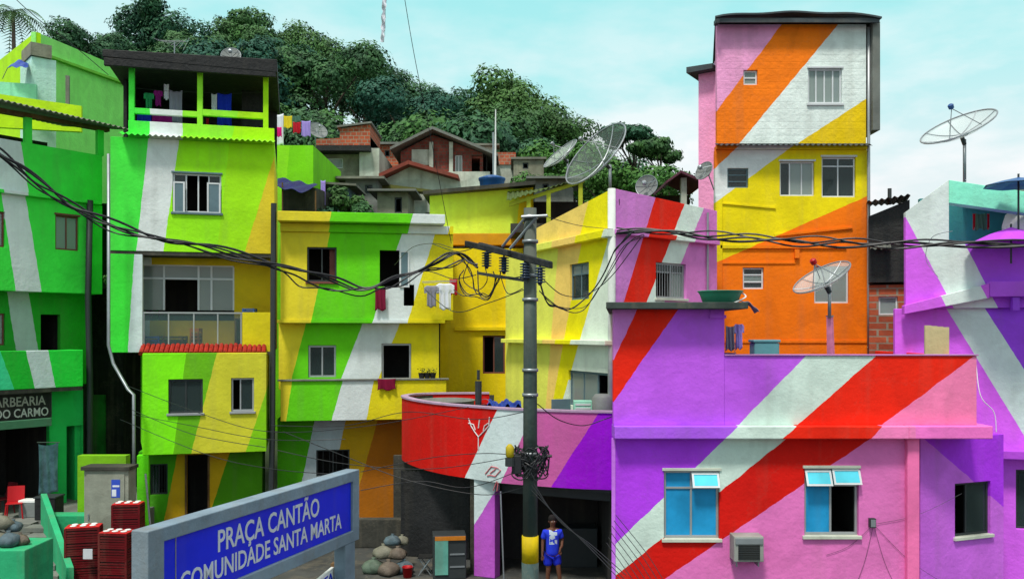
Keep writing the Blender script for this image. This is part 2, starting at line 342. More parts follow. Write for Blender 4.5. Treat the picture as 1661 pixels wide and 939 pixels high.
# ------------------------------------------------------------------ house class
class House:
    def __init__(s, name, px, Y, z, label, cat='house', group=None):
        p = P(px, HY, Y); s.r = thing(name, (p.x, p.y, z), label, cat, group); s.h = []
    def part(s, name, mb, m, **k): return obj(name, mb, m, s.r, **k)
    def take(s): h, s.h = s.h, []; return h
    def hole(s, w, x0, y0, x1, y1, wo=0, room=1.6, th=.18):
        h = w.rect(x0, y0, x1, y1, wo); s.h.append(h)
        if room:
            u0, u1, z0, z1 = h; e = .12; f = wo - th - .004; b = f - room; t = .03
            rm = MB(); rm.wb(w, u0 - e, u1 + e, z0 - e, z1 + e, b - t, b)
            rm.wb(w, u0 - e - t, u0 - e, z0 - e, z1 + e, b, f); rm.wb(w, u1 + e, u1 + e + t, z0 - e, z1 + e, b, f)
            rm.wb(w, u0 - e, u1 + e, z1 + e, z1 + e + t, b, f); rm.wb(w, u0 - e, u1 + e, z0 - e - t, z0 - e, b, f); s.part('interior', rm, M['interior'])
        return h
    def done(s): pass
    def window(s, w, x0, y0, x1, y1, st, cols=None, rows=None, fm='alu', wo=0, fw=.045, sill=None, inset=.07, grille=0, name='window', room=1.6, lintel=False, label=None):
        """st: rows of cell codes: g glass, p pale glass, b blue film, y cyan film, c curtain, u blue curtain, o open, s solid panel, a louvres"""
        u0, u1, z0, z1 = s.hole(w, x0, y0, x1, y1, wo, room)
        a0, a1 = wo - inset - .05, wo - inset; u0 += .004; u1 -= .004; z0 += .004; z1 -= .004
        cols = cols or [1] * len(st[0]); rows = rows or [1] * len(st); sc = sum(cols); sr = sum(rows)
        fr = MB(); fr.wb(w, u0, u1, z1 - fw, z1, a0, a1).wb(w, u0, u1, z0, z0 + fw, a0, a1).wb(w, u0, u0 + fw, z0 + fw, z1 - fw, a0, a1).wb(w, u1 - fw, u1, z0 + fw, z1 - fw, a0, a1)
        ue = [u0]; 
        for c in cols: ue.append(ue[-1] + (u1 - u0) * c / sc)
        ze = [z1]
        for r_ in rows: ze.append(ze[-1] - (z1 - z0) * r_ / sr)
        h = fw * .42
        for k, u in enumerate(ue[1:-1]): fr.wb(w, u - h, u + h, z0 + fw, z1 - fw, a0 + .004, a1 - .004)
        for z in ze[1:-1]: fr.wb(w, u0 + fw, u1 - fw, z - h, z + h, a0 + .006, a1 + .002)
        if grille:
            n = int((u1 - u0) / grille)
            for k in range(1, n): u = u0 + (u1 - u0) * k / n; fr.wb(w, u - .008, u + .008, z0 + fw, z1 - fw, a1 + .01, a1 + .026)
        f = s.part(name, fr, M[fm], bevel=.004)
        if label: f['label'] = label
        mm = {'g': 'glass', 'p': 'paleglass', 'b': 'bluefilm', 'y': 'cyanfilm', 's': 'bluegrey'}
        for j, row in enumerate(st):
            for i, c in enumerate(row):
                if c == 'o': continue
                ua, ub, zb, za = ue[i] + h, ue[i + 1] - h, ze[j] - h, ze[j + 1] + h; am = a0 + .02
                if c == 'a':
                    mb = MB(); k = max(3, int((zb - za) / .1))
                    for q in range(k):
                        z = za + (zb - za) * (q + .5) / k; mb.hexa([w.pt(ua, z - .03, am + .02), w.pt(ub, z - .03, am + .02), w.pt(ub, z - .022, am + .02), w.pt(ua, z - .022, am + .02), w.pt(ua, z + .03, am - .02), w.pt(ub, z + .03, am - .02), w.pt(ub, z + .036, am - .014), w.pt(ua, z + .036, am - .014)])
                    obj('louvre', mb, M['paleglass'], f); continue
                obj('pane', MB().wb(w, ua, ub, za, zb, am, am + .008), M[mm.get(c, 'glass')] if c not in 'cu' else M['paleglass'], f)
                if c in 'cu':
                    nn = max(6, int((ub - ua) / .03))
                    def fn(a, b): return w.pt(ua + (ub - ua) * a, za + (zb - za) * b, am - .07 + .018 * math.sin(a * (ub - ua) * 45 + 1.5 * b)), w.n
                    obj('curtain', MB().sheet(fn, nn, 3, .006), M['bcurtain' if c == 'u' else 'curtain'], f, smooth_=True)
        if sill: obj('sill', MB().wb(w, u0 - .05, u1 + .05, z0 - .07, z0 - .003, wo - .1, wo + .06), M[sill], f, bevel=.006)
        if lintel: obj('lintel', MB().wb(w, u0 - .04, u1 + .04, z1 + .003, z1 + .06, wo - .05, wo + .03), M[sill or fm], f, bevel=.006)
        return f
    def shutter(s, w, x0, y0, x1, y1, wo, m='bluegrey', f=None):
        u0, u1, z0, z1 = w.rect(x0, y0, x1, y1, wo); mb = MB(); t = .03; a = wo + .012
        mb.wb(w, u0, u0 + .05, z0, z1, a, a + t).wb(w, u1 - .05, u1, z0, z1, a, a + t).wb(w, u0 + .05, u1 - .05, z1 - .05, z1, a, a + t).wb(w, u0 + .05, u1 - .05, z0, z0 + .05, a, a + t)
        o = s.part('shutter', mb, M['whiteframe'])
        obj('shutter_panel', MB().wb(w, u0 + .05, u1 - .05, z0 + .05, z1 - .05, a + .004, a + .018), M[m], o); return o
def cloth(name, w, x0, y0, x1, y1, wo, m, label, shape='towel', fold=.03, cat='laundry', group='laundry hung out on the houses', parent=None):
    u0, u1, z0, z1 = w.rect(x0, y0, x1, y1, wo); cu = (u0 + u1) / 2; hw = (u1 - u0) / 2; ph = random.random() * 6
    def wd_(v):   # v 0 bottom .. 1 top
        if shape == 'shirt': return 1.0 if v > .68 else .62
        if shape == 'dress': return .55 + .45 * (1 - v)
        return 1 - .06 * math.sin(v * 3)
    def fn(a, b):
        s_ = (a * 2 - 1) * wd_(b); sag = -.05 * (1 - s_ * s_) * (z1 - z0) * b
        zz = z0 + (z1 - z0) * b + sag + .03 * math.sin(a * 9 + ph) * (1 - b)
        if shape == 'shirt' and abs(s_) > .62: zz -= (abs(s_) - .62) * (z1 - z0) * .3
        return w.pt(cu + hw * s_, zz, wo + fold * math.sin(a * 16 + ph + b * 2) * (.35 + .65 * (1 - b))), w.n
    o = obj(name, MB().sheet(fn, 22, 14, .008), m, parent, smooth_=True)
    if parent is None: tag(o, label, cat, group)
    return o
def text(s, w, u0, u1, z0, capz, wo, m, parent, name='lettering', depth=.006, shear=0):
    cu = bpy.data.curves.new(name, 'FONT'); cu.body = s; cu.resolution_u = 3; cu.offset = .012; to = bpy.data.objects.new('tmp', cu); COL.objects.link(to)
    dg = bpy.context.evaluated_depsgraph_get(); dg.update(); me = bpy.data.meshes.new_from_object(to.evaluated_get(dg)); bpy.data.objects.remove(to)
    xs = [v.co.x for v in me.vertices]; x0, x1 = min(xs), max(xs); cap = .69
    vs = [(v.co.x, v.co.y) for v in me.vertices]; fs = [tuple(p.vertices) for p in me.polygons]
    # solid letters
    n = len(vs); f2 = [f for f in fs] + [tuple(i + n for i in reversed(f)) for f in fs]
    ec = {}
    for f in fs:
        for i in range(len(f)): a, b = f[i], f[(i + 1) % len(f)]; ec[(a, b)] = 1
    for (a, b) in list(ec):
        if (b, a) not in ec: f2.append((b, a, a + n, b + n))
    mp = lambda x, y, d: w.pt(u0 + (u1 - u0) * (x - x0) / (x1 - x0), z0 + (y + shear * x) / cap * capz, wo + d)
    mb = MB(); mb.add([mp(x, y, depth) for x, y in vs] + [mp(x, y, 0) for x, y in vs], f2)
    return obj(name, mb, m, parent)
# ------------------------------------------------------------------ ground, square, hill
def structure(o): o['kind'] = 'structure'; return o
RP = [(-500, 14), (0, 17), (100, 24), (180, 31), (400, 33), (520, 31), (620, 28.5), (700, 27), (800, 27), (880, 24), (935, 17.5), (1000, 15), (1100, 9.5), (1180, 4), (1300, 1), (3000, 0)]
def ridge(px):
    for (a, b), (c, d) in zip(RP, RP[1:]):
        if a <= px <= c: return b + (d - b) * (px - a) / (c - a)
    return 0
def terr(x, y):
    if y <= 33: return 0
    px = CX + F * x / min(max(y, 30), 115); px = max(-490, min(2900, px)); r = max(ridge(px), 0)
    t = smooth((y - 33) / (108 - 33)) if y < 108 else smooth(1 - (y - 108) / 160)
    return r * t + .4 * math.sin(x * .31 + y * .17) * min(1, (y - 33) / 20) * (1 if r > 5 else .1)
mb = MB(); nx, ny = 90, 80; vs = []; fs = []
for j in range(ny + 1):
    y = 31 + (j / ny) ** 1.3 * 240
    for i in range(nx + 1):
        x = -120 + 240 * i / nx; edge = min(1, (x + 120) / 15, (120 - x) / 15, (271 - y) / 15); vs.append((x, y, terr(x, y) * max(0, edge) - .05 + .05 * min(1, (y - 31) / 3)))
for j in range(ny):
    for i in range(nx): a = j * (nx + 1) + i; fs.append((a, a + 1, a + nx + 2, a + nx + 1))
m, n_, b_ = newmat('hill_soil'); surf(n_, b_, (.035, .055, .022, 1), .3, .5, .4, .5, stain=(.03, .022, .012, 1))
structure(obj('hill', mb.add(vs, fs), m, smooth_=True, loc=(0, 0, 0)))
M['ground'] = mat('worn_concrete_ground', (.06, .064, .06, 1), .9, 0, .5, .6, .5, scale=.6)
structure(obj('ground', MB().add([(-1500, -400, -.06), (1500, -400, -.06), (1500, 2500, -.06), (-1500, 2500, -.06)], [(0, 1, 2, 3)]), M['ground'], loc=(0, 0, -.06)))
structure(obj('square', MB().add([(-40, -10, 0), (40, -10, 0), (40, 30.9, 0), (-40, 30.9, 0)], [(0, 1, 2, 3)]), M['ground'], loc=(0, 0, 0)))

# ------------------------------------------------------------------ pink and purple corner house in front (right)
W7 = W(995, 17.6, 1490, 17.6)
p_up = paint('painted_bands_upper', C['mauve'], [(W7, (1033, 503), (995, 584), C['red']), (W7, (1099, 503), (995, 652), C['purple']), (W7, (1307, 578), (1197, 690), S(206, 226, 216)), (W7, (1420, 578), (1293, 690), C['red']), (W7, (1580, 578), (1430, 690), S(246, 130, 180))])
p_led = paint('painted_bands_ledge', S(176, 90, 240), [(W7, (1197, 692), (1176, 712), S(206, 226, 216), .22), (W7, (1292, 692), (1269, 712), C['red'], .22), (W7, (1430, 692), (1412, 712), S(246, 130, 190), .22), (W7, (1486, 692), (1486, 712), S(246, 120, 205), .22)])
p_low = paint('painted_bands_lower', C['dpurple'], [(W7, (1173, 715), (995, 884), S(206, 226, 216), -.08), (W7, (1262, 722), (996, 935), C['dred'], -.08), (W7, (1388, 727), (1077, 939), S(226, 118, 190), -.08)])
h = House('corner_house', 1240, 17.6, 0, 'large pink and purple house in front with red and white bands and blue windows')
u = W7.u
zl0, zl1 = W7.z(1200, 712, .22), W7.z(1200, 691, .22)
h.part('upper_wall', MB().block(W7, u(995), u(1175), zl1, W7.z(1085, 497), 4.2, skl=.56), p_up, bevel=.008)
ztp = W7.z(1300, 577)
h.part('parapet', MB().wb(W7, u(1175) + .003, u(1585), zl1, ztp, -.17, -.012).wb(W7, u(1585) - .15, u(1585), zl1, ztp, -4.6, -.173), p_up, bevel=.01)
h.part('parapet_cap', MB().wb(W7, u(1175) + .004, u(1587), ztp + .002, ztp + .03, -.2, .02), mat('cap_paint', S(190, 130, 190), .85), bevel=.006)
h.part('roof_terrace', MB().wb(W7, u(1175), u(1585) - .16, zl1, zl1 + .12, -6, -.175), M['concrete'])
h.part('ledge', MB().wb(W7, W7.u(997, .22), W7.u(1475, .22), zl0, zl1 - .001, -.3, .22).wb(W7, W7.u(1475, .22) + .001, W7.u(1612, .22), zl0, zl1 - .001, -1.1, .2), p_led, bevel=.02)
wo = -.08
wA = h.window(W7, 1077, 763, 1167, 873, ['by', 'bb'], rows=[.26, .74], fm='alu', wo=wo, sill='stone', lintel=True, fw=.05, label='blue filmed window with one paler upper pane')
wB = h.window(W7, 1305, 759, 1393, 868, ['yy', 'bo'], rows=[.26, .74], fm='alu', wo=wo, sill='stone', lintel=True, fw=.05, label='blue filmed window with its right half open')
h.part('lower_wall', MB().block(W7, u(995), W7.u(1472, wo), 0, zl0 - .002, 5.5, h.take(), wo=wo, skl=.72), p_low, bevel=.006)
# tilted-out vent sashes
def sash(x0, x1, y0, y1, par):
    a, b, z0, z1 = W7.rect(x0, y0, x1, y1, wo); o = MB(); t = .04; f0, f1 = wo - .03, wo + .11
    def bar(ua, ub, za, zb):
        k = lambda z: f1 + (f0 - f1) * (z - z0) / (z1 - z0)
        o.hexa([W7.pt(ua, za, k(za) + .02), W7.pt(ub, za, k(za) + .02), W7.pt(ub, za, k(za)), W7.pt(ua, za, k(za)), W7.pt(ua, zb, k(zb) + .02), W7.pt(ub, zb, k(zb) + .02), W7.pt(ub, zb, k(zb)), W7.pt(ua, zb, k(zb))])
    bar(a, b, z1 - t, z1); bar(a, b, z0, z0 + t); bar(a, a + t, z0 + t, z1 - t); bar(b - t, b, z0 + t, z1 - t)
    obj('vent_sash', o, M['whiteframe'], par)
    obj('sash_pane', MB().hexa([W7.pt(a + t, z0 + t, f1 + .005), W7.pt(b - t, z0 + t, f1 + .005), W7.pt(b - t, z0 + t, f1 - .003), W7.pt(a + t, z0 + t, f1 - .003), W7.pt(a + t, z1 - t, f0 + .022), W7.pt(b - t, z1 - t, f0 + .022), W7.pt(b - t, z1 - t, f0 + .014), W7.pt(a + t, z1 - t, f0 + .014)]), M['cyanfilm'], par)
sash(1122, 1166, 766, 789, wA); sash(1306, 1348, 762, 786, wB); sash(1350, 1395, 760, 784, wB)
h.part('corner_pilaster', MB().wb(W7, W7.u(1472, .05) + .002, W7.u(1492, .05), 0, zl0 - .002, -1.0, .05), mat('pilaster_pink', S(244, 118, 178), .85), bevel=.02)
W7r = W(1492, 17.9, 1625, 18.7)
p_r = paint('painted_bands_side', S(204, 104, 226), [(W7r, (1500, 712), (1661, 850), S(172, 52, 234))])
h.window(W7r, 1549, 782, 1607, 868, ['og'], cols=[.38, .62], fm='darkframe', sill='stone')
h.part('side_wall', MB().block(W7r, W7r.u(1493), W7r.u(1628), 0, zl0 - .06, 4.0, h.take()), p_r, bevel=.006)
# big fibre-cement slab roof over the upper room, with an upstand
zs = H + (540 - 494) * 17.2 / F
h.part('roof', MB().hexa([W7.pt(W7.u(983, .4), zs - .085, .4), W7.pt(W7.u(1214, .4), zs - .085, .4), W7.pt(W7.u(1214, .4), zs - .085, -4.6), W7.pt(W7.u(983, .4) + .62, zs - .085, -4.6), W7.pt(W7.u(983, .4), zs + .05, .4), W7.pt(W7.u(1214, .4), zs + .05, .4), W7.pt(W7.u(1214, .4), zs + .05, -4.6), W7.pt(W7.u(983, .4) + .62, zs + .05, -4.6)]), mat('slab_edge', S(70, 80, 76), .9, 0, .4, .6, .3), bevel=.015)
h.part('roof_block', MB().wb(W7, u(1152), u(1160), W7.z(1150, 513), zs - .087, -.1, .03), p_up)
h.part('wall_lip', MB().wb(W7, u(1150), u(1177), W7.z(1150, 516), W7.z(1150, 511), -.2, .05), p_up)
# plaster crack line and edge trim
h.part('corner_bead', MB().wb(W7, u(995) - .03, u(995) + .05, .0, zl0 - .01, -.06, wo + .012), mat('bead', S(206, 120, 240), .85), bevel=.01)
h.done()
# air conditioner
M['dsolid'] = mat('appliance_grey', S(150, 154, 148), .6, 0, .3, .4, .1)
ac = thing('air_conditioner', W7.pp(1215, 912, .1), 'grey box air conditioner sticking out of the pink wall under the red band', 'air conditioner')
a, b, z0, z1 = W7.rect(1191, 870, 1239, 911, .3)
obj('case', MB().wb(W7, a, b, z0, z1, wo + .002, .3), M['dsolid'], ac, bevel=.012)
obj('front_frame', MB().wb(W7, a + .02, b - .02, z1 - .15, z1 - .03, .303, .325), M['steel'], ac, bevel=.006)
gr = MB(); ga, gb, gz0, gz1 = a + .08, b - .08, z0 + .05, z1 - .17
for k in range(9): z = gz0 + (gz1 - gz0) * k / 8; gr.wb(W7, ga, gb, z - .006, z + .006, .3, .318)
obj('grille', gr, M['darkframe'], ac); obj('recess', MB().wb(W7, ga, gb, gz0, gz1, .301, .306), M['interior'], ac)
obj('bracket', MB().wb(W7, a + .06, a + .09, z0 - .12, z0 - .002, wo + .002, .2).wb(W7, b - .09, b - .06, z0 - .12, z0 - .002, wo + .002, .2), M['steel'], ac)
jb = thing('junction_box', W7.pp(1417, 856, .05), 'small dark electrical box on the pink wall where thin cables cross', 'electrical box')
a, b, z0, z1 = W7.rect(1412, 841, 1422, 856, .04)
obj('case', MB().wb(W7, a, b, z0, z1, wo + .002, .02), M['darkframe'], jb, bevel=.008); obj('cover', MB().wb(W7, a + .015, b - .015, z0 + .02, z1 - .02, .022, .032), M['steel'], jb)

# ------------------------------------------------------------------ tall tower house
WT = W(1160, 26, 1408, 26)
pT3 = paint('tower_top_paint', S(236, 160, 206), [(WT, (1262, 48), (1165, 177), S(248, 124, 10), .14), (WT, (1353, 48), (1202, 230), S(226, 238, 232), .14), (WT, (1406, 160), (1297, 231), S(236, 200, 0), .14)], mott=.2, dirt=.22, bump=.5, brick=.5)
pT2 = paint('tower_low_paint', S(248, 124, 10), [(WT, (1195, 240), (1161, 272), C['white']), (WT, (1279, 242), (1175, 318), S(238, 218, 0)), (WT, (1403, 320), (1163, 425), S(250, 122, 0))], mott=.18, dirt=.18)
h = House('tower_house', 1284, 26, 0, 'tall narrow tower house painted pink, orange, white and yellow in diagonal bands')
h.window(WT, 1206, 114, 1229, 138, ['p', 'p'], fm='whiteframe', wo=.14, fw=.05, grille=0)
h.window(WT, 1311, 111, 1366, 168, ['cccu'], fm='whiteframe', wo=.14, fw=.05, lintel=True, sill='whiteframe')
zt = WT.z(1280, 40, .14); zm = WT.z(1280, 233, .14)
h.part('top_wall', MB().block(WT, WT.u(1163, .14), WT.u(1405, .14), zm, zt, 3.4, h.take(), wo=.14, skl=.75), pT3, bevel=.008)
h.window(WT, 1180, 273, 1214, 305, ['g', 'g', 'g'], fm='bluegrey', fw=.04)
h.window(WT, 1265, 262, 1321, 318, ['gcc'], cols=[.3, .35, .35], fm='whiteframe', fw=.045, lintel=True)
h.window(WT, 1333, 255, 1388, 320, ['gg', 'gg'], rows=[.22, .78], fm='whiteframe', fw=.045, lintel=True)
h.window(WT, 1205, 434, 1239, 469, ['g', 'a', 'g'], fm='whiteframe', fw=.05)
h.window(WT, 1321, 432, 1377, 492, ['cc'], fm='whiteframe', fw=.05, label='curtained window half hidden by the dish')
h.part('lower_wall', MB().block(WT, WT.u(1160), WT.u(1408), 0, zm - .16, 3.3, h.take(), skl=.7), pT2, bevel=.008)
e = h.part('eave', MB().corr(WT, WT.u(1158), WT.u(1406), zm - .02, zm - .1, .142, .42, amp=.025, wl=.16), M['roofmetal'])
h.part('eave_slab', MB().wb(WT, WT.u(1161), WT.u(1406), zm - .155, zm - .05, -.2, .14), pT2)
# mouldings and conduit on the front
mo = MB(); mo.wb(WT, WT.u(1168), WT.u(1300), WT.z(1230, 403), WT.z(1230, 398), .002, .06).wb(WT, WT.u(1300) + .002, WT.u(1372), WT.z(1230, 403), WT.z(1230, 399), .002, .05)
mo.wb(WT, WT.u(1162), WT.u(1290), WT.z(1230, 428), WT.z(1230, 425), .002, .03)
mo.wb(WT, WT.u(1256), WT.u(1382), WT.z(1256, 384), WT.z(1256, 380), .002, .05, zr=WT.z(1382, 368), z0r=WT.z(1382, 371))
mo.wb(WT, WT.u(1288), WT.u(1295), WT.z(1290, 419), WT.z(1290, 405), .002, .1).wb(WT, WT.u(1162), WT.u(1406), WT.z(1200, 556), WT.z(1200, 552), .002, .03)
mo.wb(WT, WT.u(1170), WT.u(1258), WT.z(1200, 331), WT.z(1200, 329), .002, .04, zr=WT.z(1258, 336), z0r=WT.z(1258, 339))
for k in range(0, len(mo.v), 8): h.part('moulding', MB().hexa(mo.v[k:k + 8]), pT2)
h.part('pilaster', MB().wb(WT, WT.u(1160), WT.u(1171), WT.z(1160, 575), WT.z(1160, 318), .002, .06), pT2)
# roof: gently bowed sheet with dark fascia, overhanging
def rf(a, b): return WT.pt(WT.u(1153) + (WT.u(1418) - WT.u(1153)) * a, zt + .08 + .14 * math.sin(a * math.pi) ** .7 + .02 * math.sin(a * 17), .55 - b * 4.4) + WT.d * (.95 * b * (1 - a)), Vector((0, 0, 1))
ro = h.part('roof', MB().sheet(rf, 24, 4, .05), M['roofmetal'])
obj('fascia', MB().wb(WT, WT.u(1155), WT.u(1416), zt - .06, zt + .07, .42, .48), M['roofmetal'], ro)
obj('gutter', MB().wb(WT, WT.u(1155) - .02, WT.u(1160), zt - .1, zt + .02, .3, .55), M['darkframe'], ro)
h.part('side_cladding', MB().wb(WT, WT.u(1409), WT.u(1421), WT.z(1409, 215), zt + .02, -2.5, .3), M['tin'], bevel=.01)
h.part('downpipe', MB().tube([WT.pp(1409, y, .12) for y in (45, 200, 320, 480, 574)], .05), M['alu'], smooth_=True)
Wg = W(1133, 27, 1170, 26.6)
pk = paint('wing_pink', S(244, 160, 205), [], bump=.5)
h.part('side_wing', MB().block(Wg, Wg.u(1133), Wg.u(1163), 0, Wg.z(1140, 118), 2.2, skl=.3), pk)
h.part('wing_roof', MB().wb(Wg, Wg.u(1120), Wg.u(1162), Wg.z(1140, 120), Wg.z(1120, 114), -2, .35, zr=Wg.z(1160, 108), z0r=Wg.z(1160, 116)), M['roofmetal'])
h.done()

# ------------------------------------------------------------------ yellow, white and pink house behind the pole
WL = W(820, 28.4, 995, 22.0); WR_ = W(995, 22.0, 1160, 24.8)
pL = paint('yellow_band_paint', S(232, 236, 96), [(WL, (906, 395), (893, 560), S(250, 212, 110)), (WL, (958, 313), (914, 555), S(244, 232, 0)), (WL, (994, 364), (941, 550), S(226, 240, 222))])
pL2 = paint('peach_band_paint', S(246, 214, 110), [(WL, (958, 313), (940, 385), S(244, 232, 0)), (WL, (996, 364), (985, 384), S(226, 240, 222))])
pR = paint('pink_band_paint', S(214, 132, 212), [(WR_, (1064, 318), (1014, 483), C['red']), (WR_, (1111, 330), (1052, 483), S(222, 240, 228)), (WR_, (1142, 337), (1078, 490), S(220, 130, 205))])
h = House('band_painted_house', 995, 22.0, 0, 'corner house with a yellow and white left face and red banded pink right face')
zc = WL.z(995, 372); zt0 = WL.z(868, 372); zt1 = WL.z(994, 306)
h.window(WL, 924, 427, 955, 486, ['pp', 'gg'], rows=[.3, .7], fm='bluegrey', fw=.05)
h.window(WL, 922, 603, 990, 662, ['ppo'], fm='bluegrey', fw=.06)
uL0, uL1 = WL.u(820), WL.u(995)
uL1 -= .06
h.part('left_wall', MB().panel(WL, uL0, uL1, 3.45, zc - .16, h.take(), .18), pL, bevel=.006)
h.part('left_attic_wall', MB().panel(WL, WL.u(866), uL1, zc - .155, zt0, (), .18, zr=zt1), pL2)
h.window(WR_, 1064, 427, 1113, 484, ['gg', 'oc'], rows=[.26, .74], cols=[.55, .45], fm='alu', fw=.05, grille=.1, sill='stone')
uR0, uR1 = WR_.u(995) + .06, WR_.u(1163)
cq = WR_.pt(WR_.u(995), 0, -.06); h.part('corner_trim', MB().tube([cq + Vector((0, 0, 3.5)), cq + Vector((0, 0, WR_.z(997, 306)))], .1, 12), mat('corner_white', S(214, 220, 214), .85), smooth_=True)
zrr = WR_.z(1135, 338)
h.part('right_wall', MB().panel(WR_, uR0, uR1, 0, WR_.z(997, 306), h.take(), .18, zr=WR_.z(1135, 338)), pR, bevel=.006)
h.part('ledge', MB().wb(WL, WL.u(869), uL1 + .1, zc - .2, zc, -.05, .22), pL, bevel=.015)
h.part('ledge', MB().wb(WR_, uR0 - .06, uR1 - .1, zc - .13, zc, -.05, .18), pR, bevel=.015)
h.part('ledge', MB().wb(WL, WL.u(825), uL1 + .1, WL.z(995, 560), WL.z(995, 552), -.05, .28), pL, bevel=.015)
h.part('roof', MB().hexa([WL.pt(WL.u(866), zt0 - .2, -.2), WL.pt(uL1, zt1 - .4, -.2), WR_.pt(uR1, zrr - .45, -.2), (WL.pt(WL.u(866), zt0 - .3, 0) + WR_.d * 4), WL.pt(WL.u(866), zt0 - .05, -.2), WL.pt(uL1, zt1 - .25, -.2), WR_.pt(uR1, zrr - .3, -.2), (WL.pt(WL.u(866), zt0 - .15, 0) + WR_.d * 4)]), M['dconcrete'])
h.part('drainpipe', MB().tube([WR_.pp(1148, y, .06) for y in (345, 400, 470, 540)], .03), M['steel'])
h.done()

# ------------------------------------------------------------------ yellow house between the pole and the green/white house
WYa = W(690, 32.5, 865, 32.5); WYb = W(712, 30.8, 850, 30.8)
h = House('yellow_house', 780, 30.8, 0, 'plain yellow house behind the utility pole with a lime upper wall and one dark window')
pYa = paint('lime_yellow_plaster', S(206, 238, 70), [(WYa, (845, 300), (835, 400), S(244, 222, 20))], bump=.45); pYb = paint('yellow_plaster', S(226, 206, 20), [(WYb, (735, 380), (728, 640), S(238, 214, 10))])
h.part('upper_wall', MB().block(WYa, WYa.u(697), WYa.u(865), WYa.z(700, 402), WYa.z(700, 318), 3, zr=WYa.z(850, 304)), pYa)
h.part('roof', MB().wb(WYa, WYa.u(688), WYa.u(868), WYa.z(700, 319), WYa.z(700, 313), -3.3, .5, zr=WYa.z(850, 297), z0r=WYa.z(850, 303)), M['dconcrete'])
h.window(WYb, 783, 544, 819, 606, ['og'], fm='woodframe', fw=.05)
h.part('lower_wall', MB().block(WYb, WYb.u(714), WYb.u(848), 0, WYb.z(780, 403), 2.4, h.take()), pYb)
h.part('ledge', MB().wb(WYb, WYb.u(738), WYb.u(848), WYb.z(780, 536), WYb.z(780, 530), .002, .12), pYb, bevel=.01)
h.part('pilaster', MB().wb(WYb, WYb.u(822), WYb.u(838), 0, WYb.z(780, 403) - .2, .003, .3), pYb, bevel=.01)
h.part('porch_slab', MB().wb(WYa, WYa.u(725), WYa.u(850), WYa.z(780, 404), WYa.z(780, 386), .003, 1.5), mat('porch_orange', S(214, 150, 20), .85), bevel=.02)
h.done()

# ------------------------------------------------------------------ low house with the rounded red parapet
WC = W(765, 22.4, 995, 20.8)
def c_at(px, Y): p = P(px, HY, Y); return Vector((p.x, p.y, 0))
raw = [c_at(996, 20.8), c_at(930, 21.0), c_at(870, 21.35), c_at(815, 21.75), c_at(765, 22.4), c_at(720, 23.1), c_at(685, 24.0), c_at(662, 25.0), c_at(652, 26.1)] 
raw += [raw[-1] + Vector((.3, .9, 0)), raw[-1] + Vector((1.1, 1.3, 0)), raw[-1] + Vector((2.6, 1.4, 0))]
def catmull(p, n=6):
    o = []
    for i in range(len(p) - 1):
        a = p[max(i - 1, 0)]; b = p[i]; c = p[i + 1]; d = p[min(i + 2, len(p) - 1)]
        for k in range(n):
            t = k / n; o.append(.5 * ((2 * b) + (c - a) * t + (2 * a - 5 * b + 4 * c - d) * t * t + (3 * b - a - 3 * c + d) * t ** 3))
    return o + [p[-1]]
crv = catmull(raw, 5)
zb, zt = 2.52, 4.37
def ribbon(pts, z0, z1, t0, t1):
    m = len(pts)
    def fn(a, b):
        i = min(int(round(a * (m - 1))), m - 1); t = (pts[min(i + 1, m - 1)] - pts[max(i - 1, 0)]).normalized(); nn = Vector((-t.y, t.x, 0)); nn = -nn if nn.dot(Vector((-.3, -1, 0))) < 0 and i < m * .6 else nn
        return pts[i] + nn * (t0 + t1) / 2 + Vector((0, 0, z0 + (z1 - z0) * b)), nn
    return MB().sheet(fn, m - 1, 1, abs(t1 - t0))
pC = paint('curved_wall_paint', S(205, 8, 0), [(WC, (810, 668), (752, 775), S(206, 222, 222)), (WC, (862, 690), (812, 795), S(196, 92, 160)), (WC, (973, 670), (896, 794), S(150, 0, 205))], wob=.04)
h = House('rounded_corner_house', 840, 21.4, 0, 'low house with rounded red, white and pink parapet and dark open front')
h.part('parapet', ribbon(crv, zb, zt, -.16, 0), pC, smooth_=False)
h.part('parapet_cap', ribbon(crv, zt + .001, zt + .05, -.19, .03), mat('cap_grey', S(176, 150, 178), .85))
ctr = Vector((1.2, 25.6, 0))
def slab(z0, z1, inset=.1, pts=None):
    pl = [p + (ctr - p).normalized() * inset for p in (pts or crv)] + [Vector((2.5, 27.4, 0))]
    return MB().prism([p + Vector((0, 0, z0)) for p in pl], (0, 0, z1 - z0))
lin = [p + (ctr - p).normalized() * .21 for p in crv]; h.part('parapet_shade_lining', MB().sheet(lambda a, b: (lin[int(round(a * (len(lin) - 1)))] + Vector((0, 0, 3.52 + (zt - 3.55) * b)), (ctr - lin[int(round(a * (len(lin) - 1)))]).normalized()), len(lin) - 1, 1, .03), M['dconcrete'])  # added dark ribbon; shade inside the rim is painted on it
h.part('floor_slab', slab(2.6, 2.8, .22), M['dconcrete'])
h.part('roof_terrace', slab(3.35, 3.5, .22), M['concrete'])
pcol = paint('column_paint', S(206, 222, 222), [(WC, (800, 800), (768, 852), S(188, 88, 200))])
h.part('column', MB().wb(WC, WC.u(768), WC.u(802), 0, 2.52, -.34, -.02), pcol, bevel=.02)
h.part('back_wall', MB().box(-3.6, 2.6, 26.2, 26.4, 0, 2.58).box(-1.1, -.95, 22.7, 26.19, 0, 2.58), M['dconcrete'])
h.part('shop_side_wall', MB().box(2.42, 2.56, 20.95, 26.19, 0, 2.58).box(-.94, 2.41, 24.2, 24.35, 0, 2.58), M['interior'])  # shop walls added near-black, the opening's shade is in their colour
